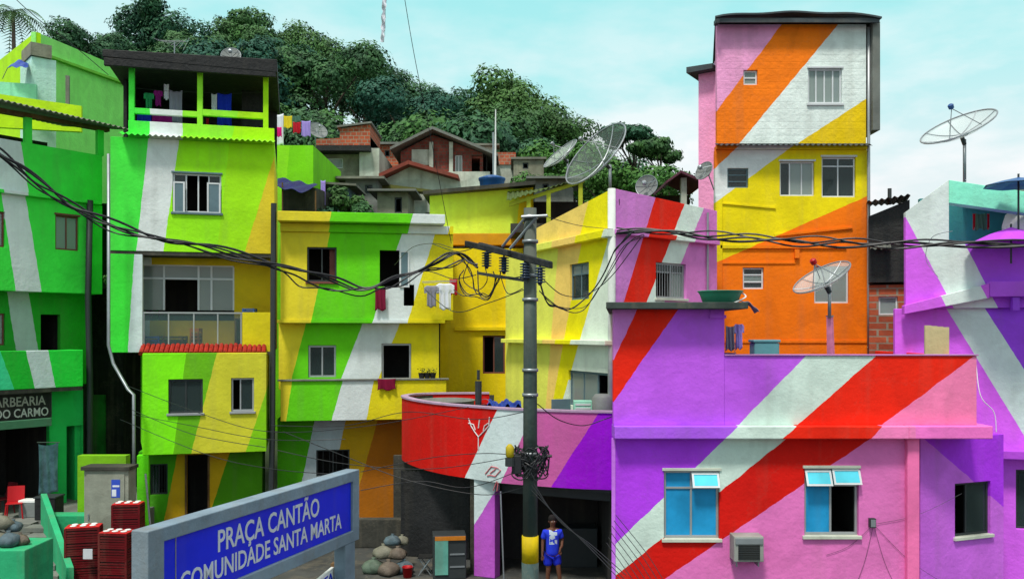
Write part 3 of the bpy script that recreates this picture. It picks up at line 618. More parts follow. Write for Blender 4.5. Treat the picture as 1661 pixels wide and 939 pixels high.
h.part('shop_lintel', MB().wb(WC, WC.u(802) + .003, WC.u(994), 2.44, 2.515, -.3, -.03), M['darkframe'])
h.part('roller_shutter_box', MB().wb(WC, WC.u(802) + .003, WC.u(994), 2.15, 2.43, -.75, -.4), M['darkframe'], bevel=.02)
h.done()

# ------------------------------------------------------------------ purple and mint house at the right edge
WP = W(1450, 20.4, 1700, 19.7)
pP = paint('purple_white_paint', C['mag'], [(WP, (1464, 345), (1533, 475), S(214, 228, 222)), (WP, (1566, 400), (1598, 462), S(180, 84, 230))], wob=.02)
pP2 = paint('purple_white_paint_low', C['mag'], [(WP, (1537, 500), (1640, 668), S(206, 228, 220)), (WP, (1600, 500), (1690, 640), S(156, 72, 228))], wob=.02)
h = House('purple_house', 1560, 20, 0, 'purple house at the right edge with white diagonal stripe and mint top storey')
zA = WP.z(1500, 398)
pPg = paint('gable_paint', C['mag'], [(WP, (1464, 345), (1533, 475), S(214, 228, 222))], wob=.02)
h.part('upper_wall', MB().block(WP, WP.u(1468), WP.u(1900), WP.z(1500, 500), zA, 3.0, wo=.06, skl=1.45), pP, bevel=.01)
h.part('gable_wall', MB().panel(WP, WP.u(1468), WP.u(1538), zA + .002, WP.z(1470, 345), (), .2, .06, zr=WP.z(1538, 293)), pPg)
h.part('mint_fascia', MB().wb(WP, WP.u(1538) + .002, WP.u(1900), WP.z(1540, 330), WP.z(1540, 293), -.25, .08, zr=WP.z(1900, 348), z0r=WP.z(1900, 380)), paint('mint', C['mint'], []), bevel=.01)
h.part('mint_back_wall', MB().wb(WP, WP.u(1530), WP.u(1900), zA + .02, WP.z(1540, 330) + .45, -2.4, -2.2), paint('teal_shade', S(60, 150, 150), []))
h.part('roof', MB().wb(WP, WP.u(1538) + .9, WP.u(1900), WP.z(1540, 312), WP.z(1540, 306), -2.6, -.26), M['concrete'])
zb0 = WP.z(1465, 512); 
h.part('sloping_band', MB().wb(WP, WP.u(1462), WP.u(1598), WP.z(1465, 510), WP.z(1465, 496), .04, .32, zr=WP.z(1598, 461), z0r=WP.z(1598, 484)), paint('band_paint', C['mag'], [(WP, (1527, 480), (1536, 500), S(214, 228, 222), .32), (WP, (1590, 462), (1602, 484), C['mag'], .32)]), bevel=.01)
h.part('balcony_slab', MB().wb(WP, WP.u(1598) + .003, WP.u(1900), WP.z(1600, 482), WP.z(1600, 458), .04, .34), paint('mauve_band', S(190, 92, 236), []), bevel=.01)
h.part('post', MB().wb(WP, WP.u(1636), WP.u(1647), WP.z(1600, 504), WP.z(1600, 483), .1, .28), pP2)
h.window(WP, 1648, 762, 1690, 858, ['gg'], fm='darkframe', wo=-.1)
h.part('lower_wall', MB().block(WP, WP.u(1453), WP.u(1900), 0, WP.z(1500, 500) - .003, 3.0, h.take(), wo=-.1, skl=1.5), pP2, bevel=.01)
h.part('ledge', MB().wb(WP, WP.u(1600, .3), WP.u(1900), WP.z(1620, 742), WP.z(1620, 728), -.09, .3), paint('mauve_ledge', S(190, 80, 226), []), bevel=.02)
def umb(name, px, py, Y, r, hh, m, label, cat, px2=None, sides=8, pole=None):
    c = P(px, py, Y); t = local(name, c, label, cat)
    obj('canopy', MB().lathe([(r, -hh), (r * .96, -hh + .01), (r * .5, -hh * .42), (.02, 0), (.02, -.02), (r * .5, -hh * .42 - .02), (r * .95, -hh - .01)], n=sides, closed=False), m, t)
    if pole: obj('pole', MB().tube([(0, 0, .08), (0, 0, -pole)], .022), M['darkframe'], t)
    return t
umb('blue_umbrella', 1652, 288, 19.0, .72, .17, M['blueplastic'], 'blue garden umbrella above the mint fascia at the right edge', 'umbrella', pole=1.4)
umb('purple_awning', 1640, 369, 19.2, .95, .36, paint('purple_canopy', S(186, 70, 220), []), 'purple pointed canopy on the balcony of the purple house', 'canopy', pole=.8)
pt_ = thing('plastic_tank', WP.pp(1655, 395, -.3), 'pale rounded water tank behind the purple canopy', 'water tank')
cc = WP.pp(1668, 398, -.9); obj('tank_body', MB().lathe([(.55, 0), (.55, .5), (.48, .75), (.3, .92), (.12, .98)], c=cc, n=24), M['whiteplastic'], pt_, smooth_=True); obj('tank_lid', MB().lathe([(.16, .98), (.16, 1.04), (.05, 1.07)], c=cc, n=16), M['whiteplastic'], pt_)
h.done()
M['clothwhite'] = mat('white_cloth', S(215, 220, 228), .95, 0, .15, .08, .05); M['clothblue'] = mat('blue_cloth', S(20, 50, 190), .95, 0, .2, .05, .05); M['clothred'] = mat('red_cloth', S(180, 20, 40), .95, 0, .2, .05, .05)
M['clothpurple'] = mat('purple_cloth', S(140, 20, 120), .95, 0, .2, .05, .05); M['clothgreen'] = mat('green_cloth', S(40, 150, 90), .95, 0, .2, .05, .05); M['clothgrey'] = mat('grey_cloth', S(140, 140, 155), .95, 0, .2, .05, .05); M['clothteal'] = mat('teal_cloth', S(70, 110, 90), .95, 0, .2, .05, .05)
M['clothyel'] = mat('yellow_cloth', S(220, 200, 40), .95, 0, .2, .05, .05); M['clothpink'] = mat('pink_cloth', S(230, 30, 130), .95, 0, .2, .05, .05); M['clothmaroon'] = mat('maroon_cloth', S(120, 10, 50), .95, 0, .2, .05, .05); M['clothlav'] = mat('lavender_cloth', S(160, 140, 215), .95, 0, .2, .05, .05)
for (x, c1, lb) in ((1580, 'clothred', 'narrow red strip of cloth left of the olive one on the mint balcony'), (1603, 'clothred', 'narrow red strip of cloth right of the olive one on the mint balcony')): cloth('garment', WP, x - 2, 346, x + 2, 371, -.3, M[c1], lb)
cloth('towel', WP, 1582, 346, 1600, 372, -.35, M['clothteal'], 'olive towel hung on the mint balcony')

# dark shack and brick wall between tower and purple house
WS_ = W(1405, 25.4, 1472, 25.0)
h = House('dark_shack', 1440, 25.2, 0, 'dark tar-clad shack on brick walls squeezed between the orange tower and the purple house')
h.window(WS_, 1425, 481, 1456, 511, ['c'], fm='whiteframe', room=0)
h.part('brick_wall', MB().block(WS_, WS_.u(1410), WS_.u(1475), 0, WS_.z(1440, 462), 2.5, h.take()), M['brick'])
h.part('cladding', MB().block(WS_, WS_.u(1409), WS_.u(1475), WS_.z(1440, 458), WS_.z(1409, 352), 2.4, zr=WS_.z(1475, 325), wo=.15), M['black'])
h.part('roof', MB().corr(WS_, WS_.u(1406), WS_.u(1475), WS_.z(1430, 318), WS_.z(1430, 330), -2, .5, zbr=WS_.z(1430, 316), zfr=WS_.z(1430, 322)), M['black'])
h.part('awning', MB().corr(WS_, WS_.u(1411), WS_.u(1444), WS_.z(1430, 398), WS_.z(1430, 406), .16, .6), M['tin'])
h.part('vent_pipe', MB().tube([WS_.pp(1443, 332, -.3), WS_.pp(1443, 306, -.3)], .06), M['darkframe'])
h.done()
# ------------------------------------------------------------------ far-left green house with the barber shop
W1 = W(0, 25.5, 165, 28.0)
grn = S(66, 234, 74)
p1a = paint('green_white_a', S(214, 228, 226), [(W1, (34, 232), (48, 322), grn)], bump=.35)
p1b = paint('green_white_b', grn, [(W1, (0, 300), (26, 474), S(218, 228, 228)), (W1, (38, 300), (68, 474), grn)], bump=.35)
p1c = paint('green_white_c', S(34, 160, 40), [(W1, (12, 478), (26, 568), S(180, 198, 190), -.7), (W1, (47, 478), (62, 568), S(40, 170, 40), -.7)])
p1d = paint('balcony_bands', S(60, 214, 150), [(W1, (0, 568), (22, 628), S(30, 190, 50), .5), (W1, (42, 568), (56, 628), S(206, 222, 222), .5), (W1, (78, 568), (90, 628), S(40, 220, 66), .5)])
p1e = paint('green_shop_paint', S(30, 190, 80), [(W1, (82, 680), (100, 800), S(40, 200, 96))])
h = House('green_corner_house', 80, 27, 0, 'far left green house with white slanting stripes and a barber shop below')
u = W1.u; uL, uR = u(-90), u(166)
zq = W1.z(80, 318); zA = W1.z(80, 238)
h.part('terrace_parapet', MB().wb(W1, uL, uR, zq, zA, -.18, 0).wb(W1, uR - .18, uR, zq, zA, -3.5, -.182), p1a, bevel=.01)
h.part('terrace_back_wall', MB().wb(W1, uL, uR - .2, zq, W1.z(80, 196), -3.4, -3.2), M['dconcrete'])
zr_ = W1.z(165, 210); 
for x in (47, 164): h.part('post', MB().wb(W1, u(x) - .1, u(x) + .1, zA + .002, W1.z(x, 186 if x < 100 else 206), -.17, -.01), paint('post_green', grn, []))
h.part('roof', MB().corr(W1, uL, u(192), W1.z(80, 150), W1.z(0, 160, .7) , -3.6, .7, zbr=W1.z(150, 170), zfr=W1.z(190, 206, .7)), M['fibre'])
h.part('roof_beam', MB().wb(W1, uL, u(178), W1.z(0, 184), W1.z(0, 176), -.2, .0, zr=W1.z(178, 208), z0r=W1.z(178, 214)), M['wood'])
h.part('ledge', MB().wb(W1, uL, u(160), zq - .1, zq - .002, -.1, .2), p1b, bevel=.01)
zc = W1.z(80, 474)
h.window(W1, 90, 350, 128, 406, ['cc'], fm='woodframe', fw=.05, lintel=True)
h.window(W1, -28, 342, 8, 400, ['cc'], fm='woodframe', fw=.05)
h.part('upper_wall', MB().block(W1, uL, uR, zc, zq - .104, 5, h.take()), p1b, bevel=.01)
zd = W1.z(80, 629, .5); ze = W1.z(80, 568, .5)
h.hole(W1, 66, 510, 98, 600, -.7)
h.window(W1, -30, 508, 8, 560, ['cc'], fm='woodframe', wo=-.7)
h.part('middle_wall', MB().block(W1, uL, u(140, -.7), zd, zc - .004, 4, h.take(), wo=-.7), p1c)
h.part('balcony_parapet', MB().wb(W1, uL, u(135, .5), zd, ze, .32, .5).wb(W1, u(135, .5) - .18, u(135, .5), zd, ze, -.69, .318), p1d, bevel=.02)
h.part('balcony_slab', MB().wb(W1, uL, u(135, .5) - .01, zd - .12, zd - .002, -.69, .48), M['dconcrete'])
h.hole(W1, -60, 696, 80, 860, -.2, room=3); h.hole(W1, 108, 690, 134, 830, -.2, room=2)
h.part('shop_wall', MB().block(W1, uL, u(140), 0, zd - .13, 4, h.take(), wo=-.2), p1e)
h.part('shop_awning', MB().wb(W1, uL, u(84, .5), W1.z(40, 694, .5), W1.z(40, 681, .5), -.198, .5), paint('awning_edge', S(70, 120, 90), []), bevel=.01)
h.done()
sg = thing('shop_sign', W1.pp(40, 680, .3), 'black barber shop sign with grey lettering above the shop opening', 'sign')
u0, u1, z0, z1 = W1.u(-26, .3), W1.u(82, .3), W1.z(40, 680, .3), W1.z(40, 639, .3)
obj('board', MB().wb(W1, u0, u1, z0, z1, .24, .3), mat('sign_black', S(24, 24, 24), .7), sg, bevel=.006)
obj('frame', MB().wb(W1, u0 - .03, u1 + .03, z1 + .001, z1 + .035, .22, .32).wb(W1, u1 + .001, u1 + .03, z0, z1, .22, .32), M['darkframe'], sg)
ltr = mat('sign_letters', S(150, 150, 140), .8); ltr2 = mat('sign_letters_pale', S(190, 192, 186), .8)
text('BARBEARIA', W1, u0 + .12, W1.u(74, .3), z0 + (z1 - z0) * .54, (z1 - z0) * .36, .302, ltr, sg)
text('DO CARMO', W1, u0 + .3, W1.u(81, .3) - .05, z0 + (z1 - z0) * .1, (z1 - z0) * .33, .302, ltr2, sg)
mb = MB()
cb_ = thing('cloth_banner', W1.pp(78, 800, .3), 'bluish white sheet hanging beside the barber shop opening', 'banner')
cloth('sheet', W1, 62, 718, 95, 800, .1, mat('checked_cloth', S(120, 160, 176), .9, 0, .5, .4, .1, scale=3), '', parent=cb_)
obj('rod', MB().tube([W1.pp(60, 717, .1), W1.pp(97, 717, .1)], .015), M['steel'], cb_)

# ------------------------------------------------------------------ upper-left lime house on the slope
WU = W(58, 36, 178, 42); WUl = W(-80, 46, 58, 36)
h = House('lime_hillside_house', 58, 36, 8, 'pale lime house above the sheet roof at the upper left with a mint water room')
h.part('right_wall', MB().panel(WU, 0, WU.u(200), 6, WU.z(58, 52), (), .2, zr=WU.z(200, 112)), paint('pale_lime', S(150, 238, 120), [(WU, (120, 60), (100, 170), S(140, 236, 112))], bump=.45))
h.part('left_wall', MB().panel(WUl, WUl.u(-80), WUl.u(58) - .02, 6, WUl.z(-80, 160), (), .2, zr=WUl.z(58, 52)), paint('acid_lime', S(178, 236, 12), []))
h.part('roof_edge', MB().wb(WU, WU.u(70), WU.u(200), WU.z(70, 92), WU.z(70, 88), .002, .2, zr=WU.z(200, 134), z0r=WU.z(200, 138)), paint('lime_edge', S(120, 200, 60), []))
Wm = W(50, 33, 92, 33.6)
h.part('water_room', MB().block(Wm, Wm.u(51), Wm.u(91), 4, Wm.z(70, 95), 1.6), paint('mint_white', C['mintw'], [], bump=.4))
h.part('water_room_cap', MB().wb(Wm, Wm.u(49), Wm.u(83), Wm.z(70, 94), Wm.z(70, 73), -1.4, .1), M['dirty'])
Wn = W(-60, 31.5, 130, 32.5)
h.part('front_parapet', MB().wb(Wn, Wn.u(-60), Wn.u(132), Wn.z(60, 210), Wn.z(0, 148), -.2, 0, zr=Wn.z(130, 172)), paint('parapet_lime', S(190, 232, 20), []))
h.part('mint_wall', MB().wb(Wn, Wn.u(-60), Wn.u(50), Wn.z(0, 150), Wn.z(0, 125), -.9, -.7), paint('mint_wall', S(150, 232, 190), []))
h.part('chimney', MB().wb(Wn, Wn.u(97), Wn.u(103), Wn.z(100, 165), Wn.z(100, 112), -1.0, -.85), M['fibre'])
h.done()
tp = thing('blue_awning', P(28, 112, 33), 'crumpled blue tarpaulin awning on the lime house at the upper left', 'tarpaulin')
def tf(a, b): return P(12 + 34 * a, 112 - 14 * math.sin(a * 2.6) * (1 - b) - 3 * b, 33 + .4 - 1.2 * b) + Vector((0, 0, .03 * math.sin(a * 14 + b * 5))), Vector((0, 0, 1))
obj('sheet', MB().sheet(tf, 14, 5, .01), M['bluetarp'], tp)
obj('rope', MB().tube([P(12, 111, 32.4), P(4, 128, 32.2)], .012), M['rubber'], tp)

# ------------------------------------------------------------------ big green house with the roof terrace
W2 = W(178, 26.6, 445, 27.8)
gL, wt, lm, yy = S(72, 236, 70), S(220, 228, 226), S(156, 240, 22), S(212, 206, 30)
p2a = paint('green_house_top', gL, [(W2, (243, 195), (243, 232), wt), (W2, (296, 195), (296, 232), S(150, 236, 50)), (W2, (378, 215), (372, 240), S(172, 236, 10))], bump=.35)
p2b = paint('green_house_wall', gL, [(W2, (240, 232), (221, 408), wt), (W2, (290, 232), (265, 408), lm), (W2, (372, 232), (352, 408), S(160, 230, 16)), (W2, (446, 250), (396, 412), S(216, 196, 40))], bump=.3)
p2c = paint('green_house_mid', S(60, 226, 60), [(W2, (218, 410), (207, 572), S(206, 222, 222)), (W2, (238, 410), (234, 572), S(206, 180, 20))])
h = House('green_terrace_house', 310, 27, 0, 'big green house with slanting bands, a laundry roof terrace and glazed verandah')
u = W2.u; u0, u1 = u(179), u(445)
zt = W2.z(310, 222); zb = W2.z(310, 409)
h.window(W2, 280, 282, 359, 345, ['goog'], cols=[.27, .25, .22, .26], fm='whiteframe', fw=.05, lintel=True, sill='bluegrey')
h.part('upper_wall', MB().block(W2, u0, u1, zb, zt - .12, 5.5, h.take()), p2b, bevel=.01)
h.shutter(W2, 281, 295, 300, 346, 0); h.shutter(W2, 336, 297, 358, 347, 0)
h.part('awning', MB().corr(W2, u(196), u(446), zt + .02, zt - .1, .002, .4), paint('painted_sheet', gL, [(W2, (243, 195), (243, 232), wt), (W2, (296, 195), (296, 232), S(150, 220, 40))]))
h.part('terrace_kerb', MB().wb(W2, u(208), u1, zt - .11, W2.z(310, 201), -.2, 0).wb(W2, u(208), u1, zt - .11, zt - .0, -4.8, -.21), p2a, bevel=.01)
tp0 = W2.z(310, 108)
for x in (213, 324, 431): h.part('post', MB().wb(W2, u(x) - .08, u(x) + .08, W2.z(310, 201) + .001, tp0, -.18, -.02), p2a, bevel=.01)
h.part('handrail', MB().wb(W2, u(217) , u(320), W2.z(260, 186), W2.z(260, 177), -.17, -.03).wb(W2, u(328), u(427), W2.z(380, 190), W2.z(380, 180), -.17, -.03), p2a, bevel=.01)
h.part('roof', MB().wb(W2, u(170), u(450), tp0 + .002, W2.z(310, 96), -5.2, .35, zr=W2.z(450, 102), z0r=tp0 - .1).wb(W2, u(172), u(448), tp0 - .25, tp0 - .01, .2, .34), M['black'], bevel=.02)
h.part('terrace_back_wall', MB().wb(W2, u(185), u1, zt, tp0, -4.9, -4.75).wb(W2, u(180), u(186), zt, tp0, -4.7, -2), M['black'])
h.part('tarp_screen', MB().wb(W2, u(386), u(428), zt, tp0, -2.2, -2.1), M['black'])
# verandah storey
z3 = W2.z(310, 571)
h.hole(W2, 232, 430, 380, 520, -.95, room=0); 
h.part('verandah_wall', MB().block(W2, u0, u1 - .02, z3, zb - .002, 5, h.take(), wo=-.95), p2c)
vf = MB(); w_ = -.98; a0, a1, b0, b1 = *[W2.u(x, w_) for x in (229, 379)], W2.z(300, 503, w_), W2.z(300, 429, w_)
bars = [a0, W2.u(266, w_), W2.u(322, w_), W2.u(343, w_), a1]; zt_ = W2.z(300, 452, w_)
vf.wb(W2, a0, a1, b1 - .06, b1, w_ - .06, w_).wb(W2, a0, a1, zt_ - .03, zt_ + .03, w_ - .055, w_ - .004)
for q in bars: vf.wb(W2, q - .03, q + .03, b0, b1 - .061, w_ - .06, w_)
v = h.part('verandah_glazing', vf, M['whiteframe'])
for i in (0, 2, 3): obj('pane', MB().wb(W2, bars[i] + .03, bars[i + 1] - .03, b0, zt_ - .03, w_ - .04, w_ - .03), M['paleglass'], v)
for i in range(4): obj('transom_pane', MB().wb(W2, bars[i] + .03, bars[i + 1] - .03, zt_ + .03, b1 - .06, w_ - .04, w_ - .03), M['paleglass'], v)
obj('sill_panel', MB().wb(W2, bars[0] + .03, bars[1] - .03, b0, b0 + .5, w_ - .12, w_ - .05), M['dconcrete'], v)
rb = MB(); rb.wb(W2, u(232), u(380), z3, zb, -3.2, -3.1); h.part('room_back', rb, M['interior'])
zr = W2.z(310, 506); ux = u(231)
h.part('balcony_pier', MB().wb(W2, u0, ux, z3, W2.z(200, 412), -.18, 0).wb(W2, u0, u0 + .18, z3, zb - .003, -.93, -.185), p2c, bevel=.01)
h.part('balcony_parapet', MB().wb(W2, u(393), u1, z3, zr, -.15, 0), paint('yellow_parapet', S(214, 200, 20), []), bevel=.01)
h.part('balcony_slab', MB().wb(W2, ux + .002, u1, z3 - .1, z3, -.93, .0), M['dconcrete'])
rl = MB(); rl.wb(W2, ux, u(393) - .003, zr - .05, zr, -.1, -.04).wb(W2, ux, u(393) - .003, z3 + .02, z3 + .06, -.09, -.05)
ps = [ux + .03] + [u(x) for x in (273, 314, 353)] + [u(393) - .04]
for q in ps: rl.wb(W2, q - .02, q + .02, z3 + .06, zr - .05, -.09, -.05)
r_ = h.part('balcony_railing', rl, M['alu'])
for a, b in zip(ps, ps[1:]): obj('glass_panel', MB().wb(W2, a + .022, b - .022, z3 + .06, zr - .05, -.075, -.067), glassmat('rail_glass', S(60, 90, 90), .35) if a == ps[0] else bpy.data.materials['rail_glass'], r_)
h.part('balcony_beam', MB().wb(W2, u(178), u1, zb - .12, zb - .003, -.9, -.02), M['dconcrete'])
tl = MB(); n = 26; ua, ub = u(228), u(432)
for i in range(n):
    q = ua + (ub - ua) * (i + .5) / n; r = (ub - ua) / n * .5
    tl.tube([W2.pt(q, W2.z(310, 560) + .03 * math.sin(i * 2.1) * .4, -.1), W2.pt(q, W2.z(310, 573, .45), .42)], r, 8)
h.part('tile_eave', tl, M['terra'], smooth_=False)
# projecting lower room
W2b = W(226, 25.8, 432, 26.7)
pl_ = paint('lower_room_paint', S(128, 240, 12), [(W2b, (302, 572), (281, 735), S(104, 184, 10)), (W2b, (352, 572), (310, 735), S(206, 204, 50)), (W2b, (446, 590), (398, 735), S(130, 200, 10))])
v0, v1 = W2b.u(231), W2b.u(432); y1 = W2b.z(330, 735)
h.window(W2b, 273, 615, 329, 670, ['gg'], fm='darkframe', fw=.05, sill='alu'); h.window(W2b, 375, 613, 412, 667, ['og'], fm='alu', fw=.05, cols=[.4, .6], sill='alu')
h.part('lower_room', MB().block(W2b, v0, v1, y1, W2b.z(330, 573), 3.5, h.take(), skl=-.6), pl_, bevel=.01)
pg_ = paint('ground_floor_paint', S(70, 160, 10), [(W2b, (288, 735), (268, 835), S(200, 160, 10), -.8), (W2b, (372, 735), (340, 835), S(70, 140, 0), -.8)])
h.hole(W2b, 303, 737, 337, 850, -.8); h.window(W2b, 243, 752, 272, 802, ['go'], fm='darkframe', wo=-.8, grille=.08)
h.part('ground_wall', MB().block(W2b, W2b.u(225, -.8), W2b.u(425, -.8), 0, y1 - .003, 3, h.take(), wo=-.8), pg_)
h.part('corner_column', MB().wb(W2b, W2b.u(222), W2b.u(241), 0, y1 - .002, -.3, -.005), paint('column_lime', S(96, 220, 10), []), bevel=.015)
h.part('drainpipe', MB().tube([P(176, 250, 26), P(176, 560, 26), P(184, 590, 26), P(208, 632, 25.6), P(217, 640, 25.4), P(217, 830, 25.4)], .05), M['steel'], smooth_=True)
h.part('dark_conduit', MB().tube([P(146, 325, 27.5), P(143, 480, 27.5), P(146, 640, 27.5), P(146, 850, 27.5)], .1, 8), M['darkframe'], smooth_=True)
h.part('door_frame', MB().wb(W2b, W2b.u(300, -.8), W2b.u(303, -.8), 0, W2b.z(320, 737, -.8), -.85, -.76).wb(W2b, W2b.u(337, -.8), W2b.u(340, -.8), 0, W2b.z(320, 737, -.8), -.85, -.76), M['wood'])
h.done()
# terrace laundry
for a in [(233, 150, 250, 178, 'clothgreen', 'green shirt on the roof terrace line', 'shirt'), (249, 146, 264, 172, 'clothpurple', 'purple top on the roof terrace line', 'shirt'), (266, 136, 274, 162, 'clothwhite', 'thin white strip of cloth on the roof terrace', 'towel'), (274, 146, 296, 200, 'clothgrey', 'long grey and white sheet on the roof terrace line', 'towel'),
          (343, 152, 352, 186, 'clothwhite', 'white cloth beside the blue towel on the roof terrace', 'towel'), (352, 151, 376, 204, 'clothblue', 'long bright blue towel on the roof terrace', 'towel'), (246, 184, 280, 200, 'clothpurple', 'purple cloth heaped behind the rail of the terrace', 'towel'), (222, 184, 246, 199, 'clothblue', 'dark blue cloth low behind the terrace rail', 'towel'), (334, 192, 339, 203, 'clothred', 'small red cloth beside the middle terrace post', 'towel')]:
    cloth('garment', W2, a[0], a[1], a[2], a[3], -.8 if a[3] < 190 or a[0] in (274, 352) else -.45, M[a[4]], a[5], a[6])
cl = thing('clothes_line', W2.pp(215, 146, -.8), 'clothes line strung across the big roof terrace', 'clothes line'); obj('line', MB().tube([W2.pp(215, 143, -.8), W2.pp(270, 148, -.8), W2.pp(324, 150, -.8), W2.pp(380, 152, -.8), W2.pp(430, 150, -.8)], .01, 5), M['rubber'], cl)
# things on the verandah balcony
def simple(name, mb, m, label, cat, group=None, **k): return tag(obj(name, mb, m, **k), label, cat, group)
def crate(name, c, sx, sy, sz, m, label, cat='crate', group=None, rz=0, slots=4, lid=None):
    """slatted plastic crate with real slots, rim and base"""
    t = local(name, c, label, cat, group, rz); b = MB(); th = .025; x, y = sx / 2, sy / 2
    b.box(-x, x, -y, y, 0, .03)
    for z0, z1 in [(.03, sz * .16)] + [(sz * (.2 + .62 * k / slots), sz * (.2 + .62 * (k + .6) / slots)) for k in range(slots)] + [(sz * .86, sz)]:
        b.box(-x, x, -y, -y + th, z0, z1).box(-x, x, y - th, y, z0, z1).box(-x, -x + th, -y + th, y - th, z0, z1).box(x - th, x, -y + th, y - th, z0, z1)
    for a in (-x, x - .05):
        for q in (-y - .004, y - .046): b.box(a, a + .05, q, q + .05, .031, sz + .004)
    obj('body', b, m, t); obj('liner', MB().box(-x + .03, x - .03, -y + .03, y - .03, .04, sz * .8), M['interior'], t)
    if lid: obj('lid', MB().box(-x + .01, x - .01, -y + .01, y - .01, sz + .006, sz + .035), lid, t, bevel=.01)
    return t
W2f = -.55
for px, c, lb in ((246, 'bluetarp', 'blue crate on the verandah balcony, the leftmost one'), (284, 'wood', 'wooden crate on the verandah balcony beside the blue one')):
    p = W2.pp(px, 560, W2f); crate('storage_crate', (p.x, p.y, z3 + .002), .65, .4, .5, M[c], lb)
p = W2.pp(318, 560, W2f); crate('storage_crate', (p.x, p.y, z3 + .002), .3, .3, .75, mat('orange_plastic', S(190, 110, 40), .5), 'tall orange crate in the middle of the verandah balcony')
p = W2.pp(405, 500, -.5); cr_ = local('covered_table', (p.x, p.y, z3), 'cluttered table on the yellow end of the verandah balcony', 'table'); obj('top', MB().box(-.45, .45, -.22, .22, 1.05, 1.09), M['wood'], cr_)
for a in (-.4, .4): obj('leg', MB().box(a - .03, a + .03, -.2, .2, 0, 1.05), M['wood'], cr_)
crate('storage_crate', (p.x, p.y, z3 + 1.092), .4, .3, .3, M['blueplastic'], 'small blue crate on the table at the yellow end of the verandah')

# ------------------------------------------------------------------ yellow, green and white house in the middle
W3 = W(452, 27.4, 735, 28.3)
g3 = S(98, 206, 14); p3 = lambda nm, A, k=1.0, wo=0: paint(nm, tuple(x * k for x in S(224, 208, 44)[:3]) + (1,), [(W3, A[0], A[1], tuple(x * k for x in g3[:3]) + (1,), wo), (W3, A[2], A[3], tuple(x * k for x in S(212, 222, 222)[:3]) + (1,), wo), (W3, A[4], A[5], tuple(x * k for x in S(222, 208, 20)[:3]) + (1,), wo)])
p3a = p3('mid_house_upper', [(534, 385), (505, 520), (650, 385), (605, 520), (690, 430), (662, 520)])
p3b = p3('mid_house_middle', [(496, 525), (472, 618), (588, 525), (552, 618), (648, 525), (612, 618)], 1.0, -.4)
p3c = p3('mid_house_parapet', [(474, 617), (464, 682), (556, 617), (538, 682), (606, 617), (594, 682)])
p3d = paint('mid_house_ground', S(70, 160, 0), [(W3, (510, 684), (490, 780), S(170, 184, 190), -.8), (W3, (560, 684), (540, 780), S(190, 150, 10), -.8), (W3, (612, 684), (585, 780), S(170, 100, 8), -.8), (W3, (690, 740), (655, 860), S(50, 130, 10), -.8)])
h = House('banded_yellow_house', 590, 27.8, 0, 'three storey house in the middle painted with yellow, green and white slanting bands')
u = W3.u; a0, a1 = u(455), u(735); zA = W3.z(590, 519); zB = W3.z(590, 378)
h.window(W3, 498, 401, 546, 457, ['oo'], fm='darkframe', fw=.05, sill='woodframe'); h.hole(W3, 616, 406, 648, 465); h.hole(W3, 655, 462, 672, 496)
h.part('upper_wall', MB().block(W3, a0, a1, zA, zB, 4.5, h.take()), p3a, bevel=.01)
h.shutter(W3, 648, 407, 664, 466, 0); h.part('inner_door', MB().wb(W3, u(534), u(545), W3.z(540, 455), W3.z(540, 403), -.3, -.26), M['woodframe'])
pr_ = p3('mid_house_rim', [(538, 340), (534, 362), (672, 340), (660, 384), (740, 330), (730, 370)], 1.0, .5)
h.part('roof_rim', MB().wb(W3, u(450, .5), u(722, .5), W3.z(500, 359, .5), W3.z(500, 343, .5), -.3, .5), pr_, bevel=.02)
h.part('roof_slab', MB().wb(W3, a0, a1, zB + .003, W3.z(500, 360, .5), -4.4, .1), pr_)
h.part('ledge', MB().wb(W3, u(450), u(722), zA - .1, zA - .003, -.5, .06), p3a, bevel=.01)
zC = W3.z(590, 617)
h.window(W3, 500, 560, 545, 612, ['gg'], fm='alu', wo=-.4, fw=.06); h.window(W3, 619, 557, 667, 616, ['o'], fm='alu', wo=-.4, fw=.06)
h.part('middle_wall', MB().block(W3, u(452, -.4), u(712, -.4), zC - .3, zA - .105, 4, h.take(), wo=-.4), p3b, bevel=.01)
zD = W3.z(590, 681)
h.part('balcony_parapet', MB().wb(W3, u(455), u(724), zD, zC, -.16, 0), p3c, bevel=.01)
h.part('parapet_cap', MB().wb(W3, u(450), u(728), zC + .001, zC + .05, -.2, .06), M['concrete'], bevel=.01)
h.part('balcony_slab', MB().wb(W3, u(455), u(722), zD, zD + .12, -.79, -.165), M['dconcrete'])
h.window(W3, 513, 729, 567, 772, ['oo'], fm='darkframe', wo=-.8, grille=.2)
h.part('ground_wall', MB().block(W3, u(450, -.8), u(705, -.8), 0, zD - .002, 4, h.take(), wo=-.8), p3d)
h.part('dark_pipe', MB().tube([P(444, 330, 27), P(442, 680, 27), P(440, 800, 27)], .09), M['darkframe'])
h.done()
for a in [(608, 466, 626, 503, 'clothmaroon', 'maroon towel over the sill below the middle house window', 'towel'), (688, 462, 712, 498, 'clothgrey', 'grey-blue shirt hung at the right end of the middle house', 'shirt'), (707, 458, 737, 502, 'clothwhite', 'large white shirt hung at the right end of the middle house', 'shirt'), (729, 452, 742, 478, 'clothred', 'red cloth behind the large white shirt', 'towel')]:
    cloth('garment', W3, a[0], a[1], a[2], a[3], .14 if a[5][0] == 'm' else (.45 if 'red' not in a[5] else .3), M[a[4]], a[5], a[6])
cloth('garment', W3, 612, 614, 642, 632, .1, M['clothmaroon'], 'maroon mat over the lower balcony parapet of the middle house')
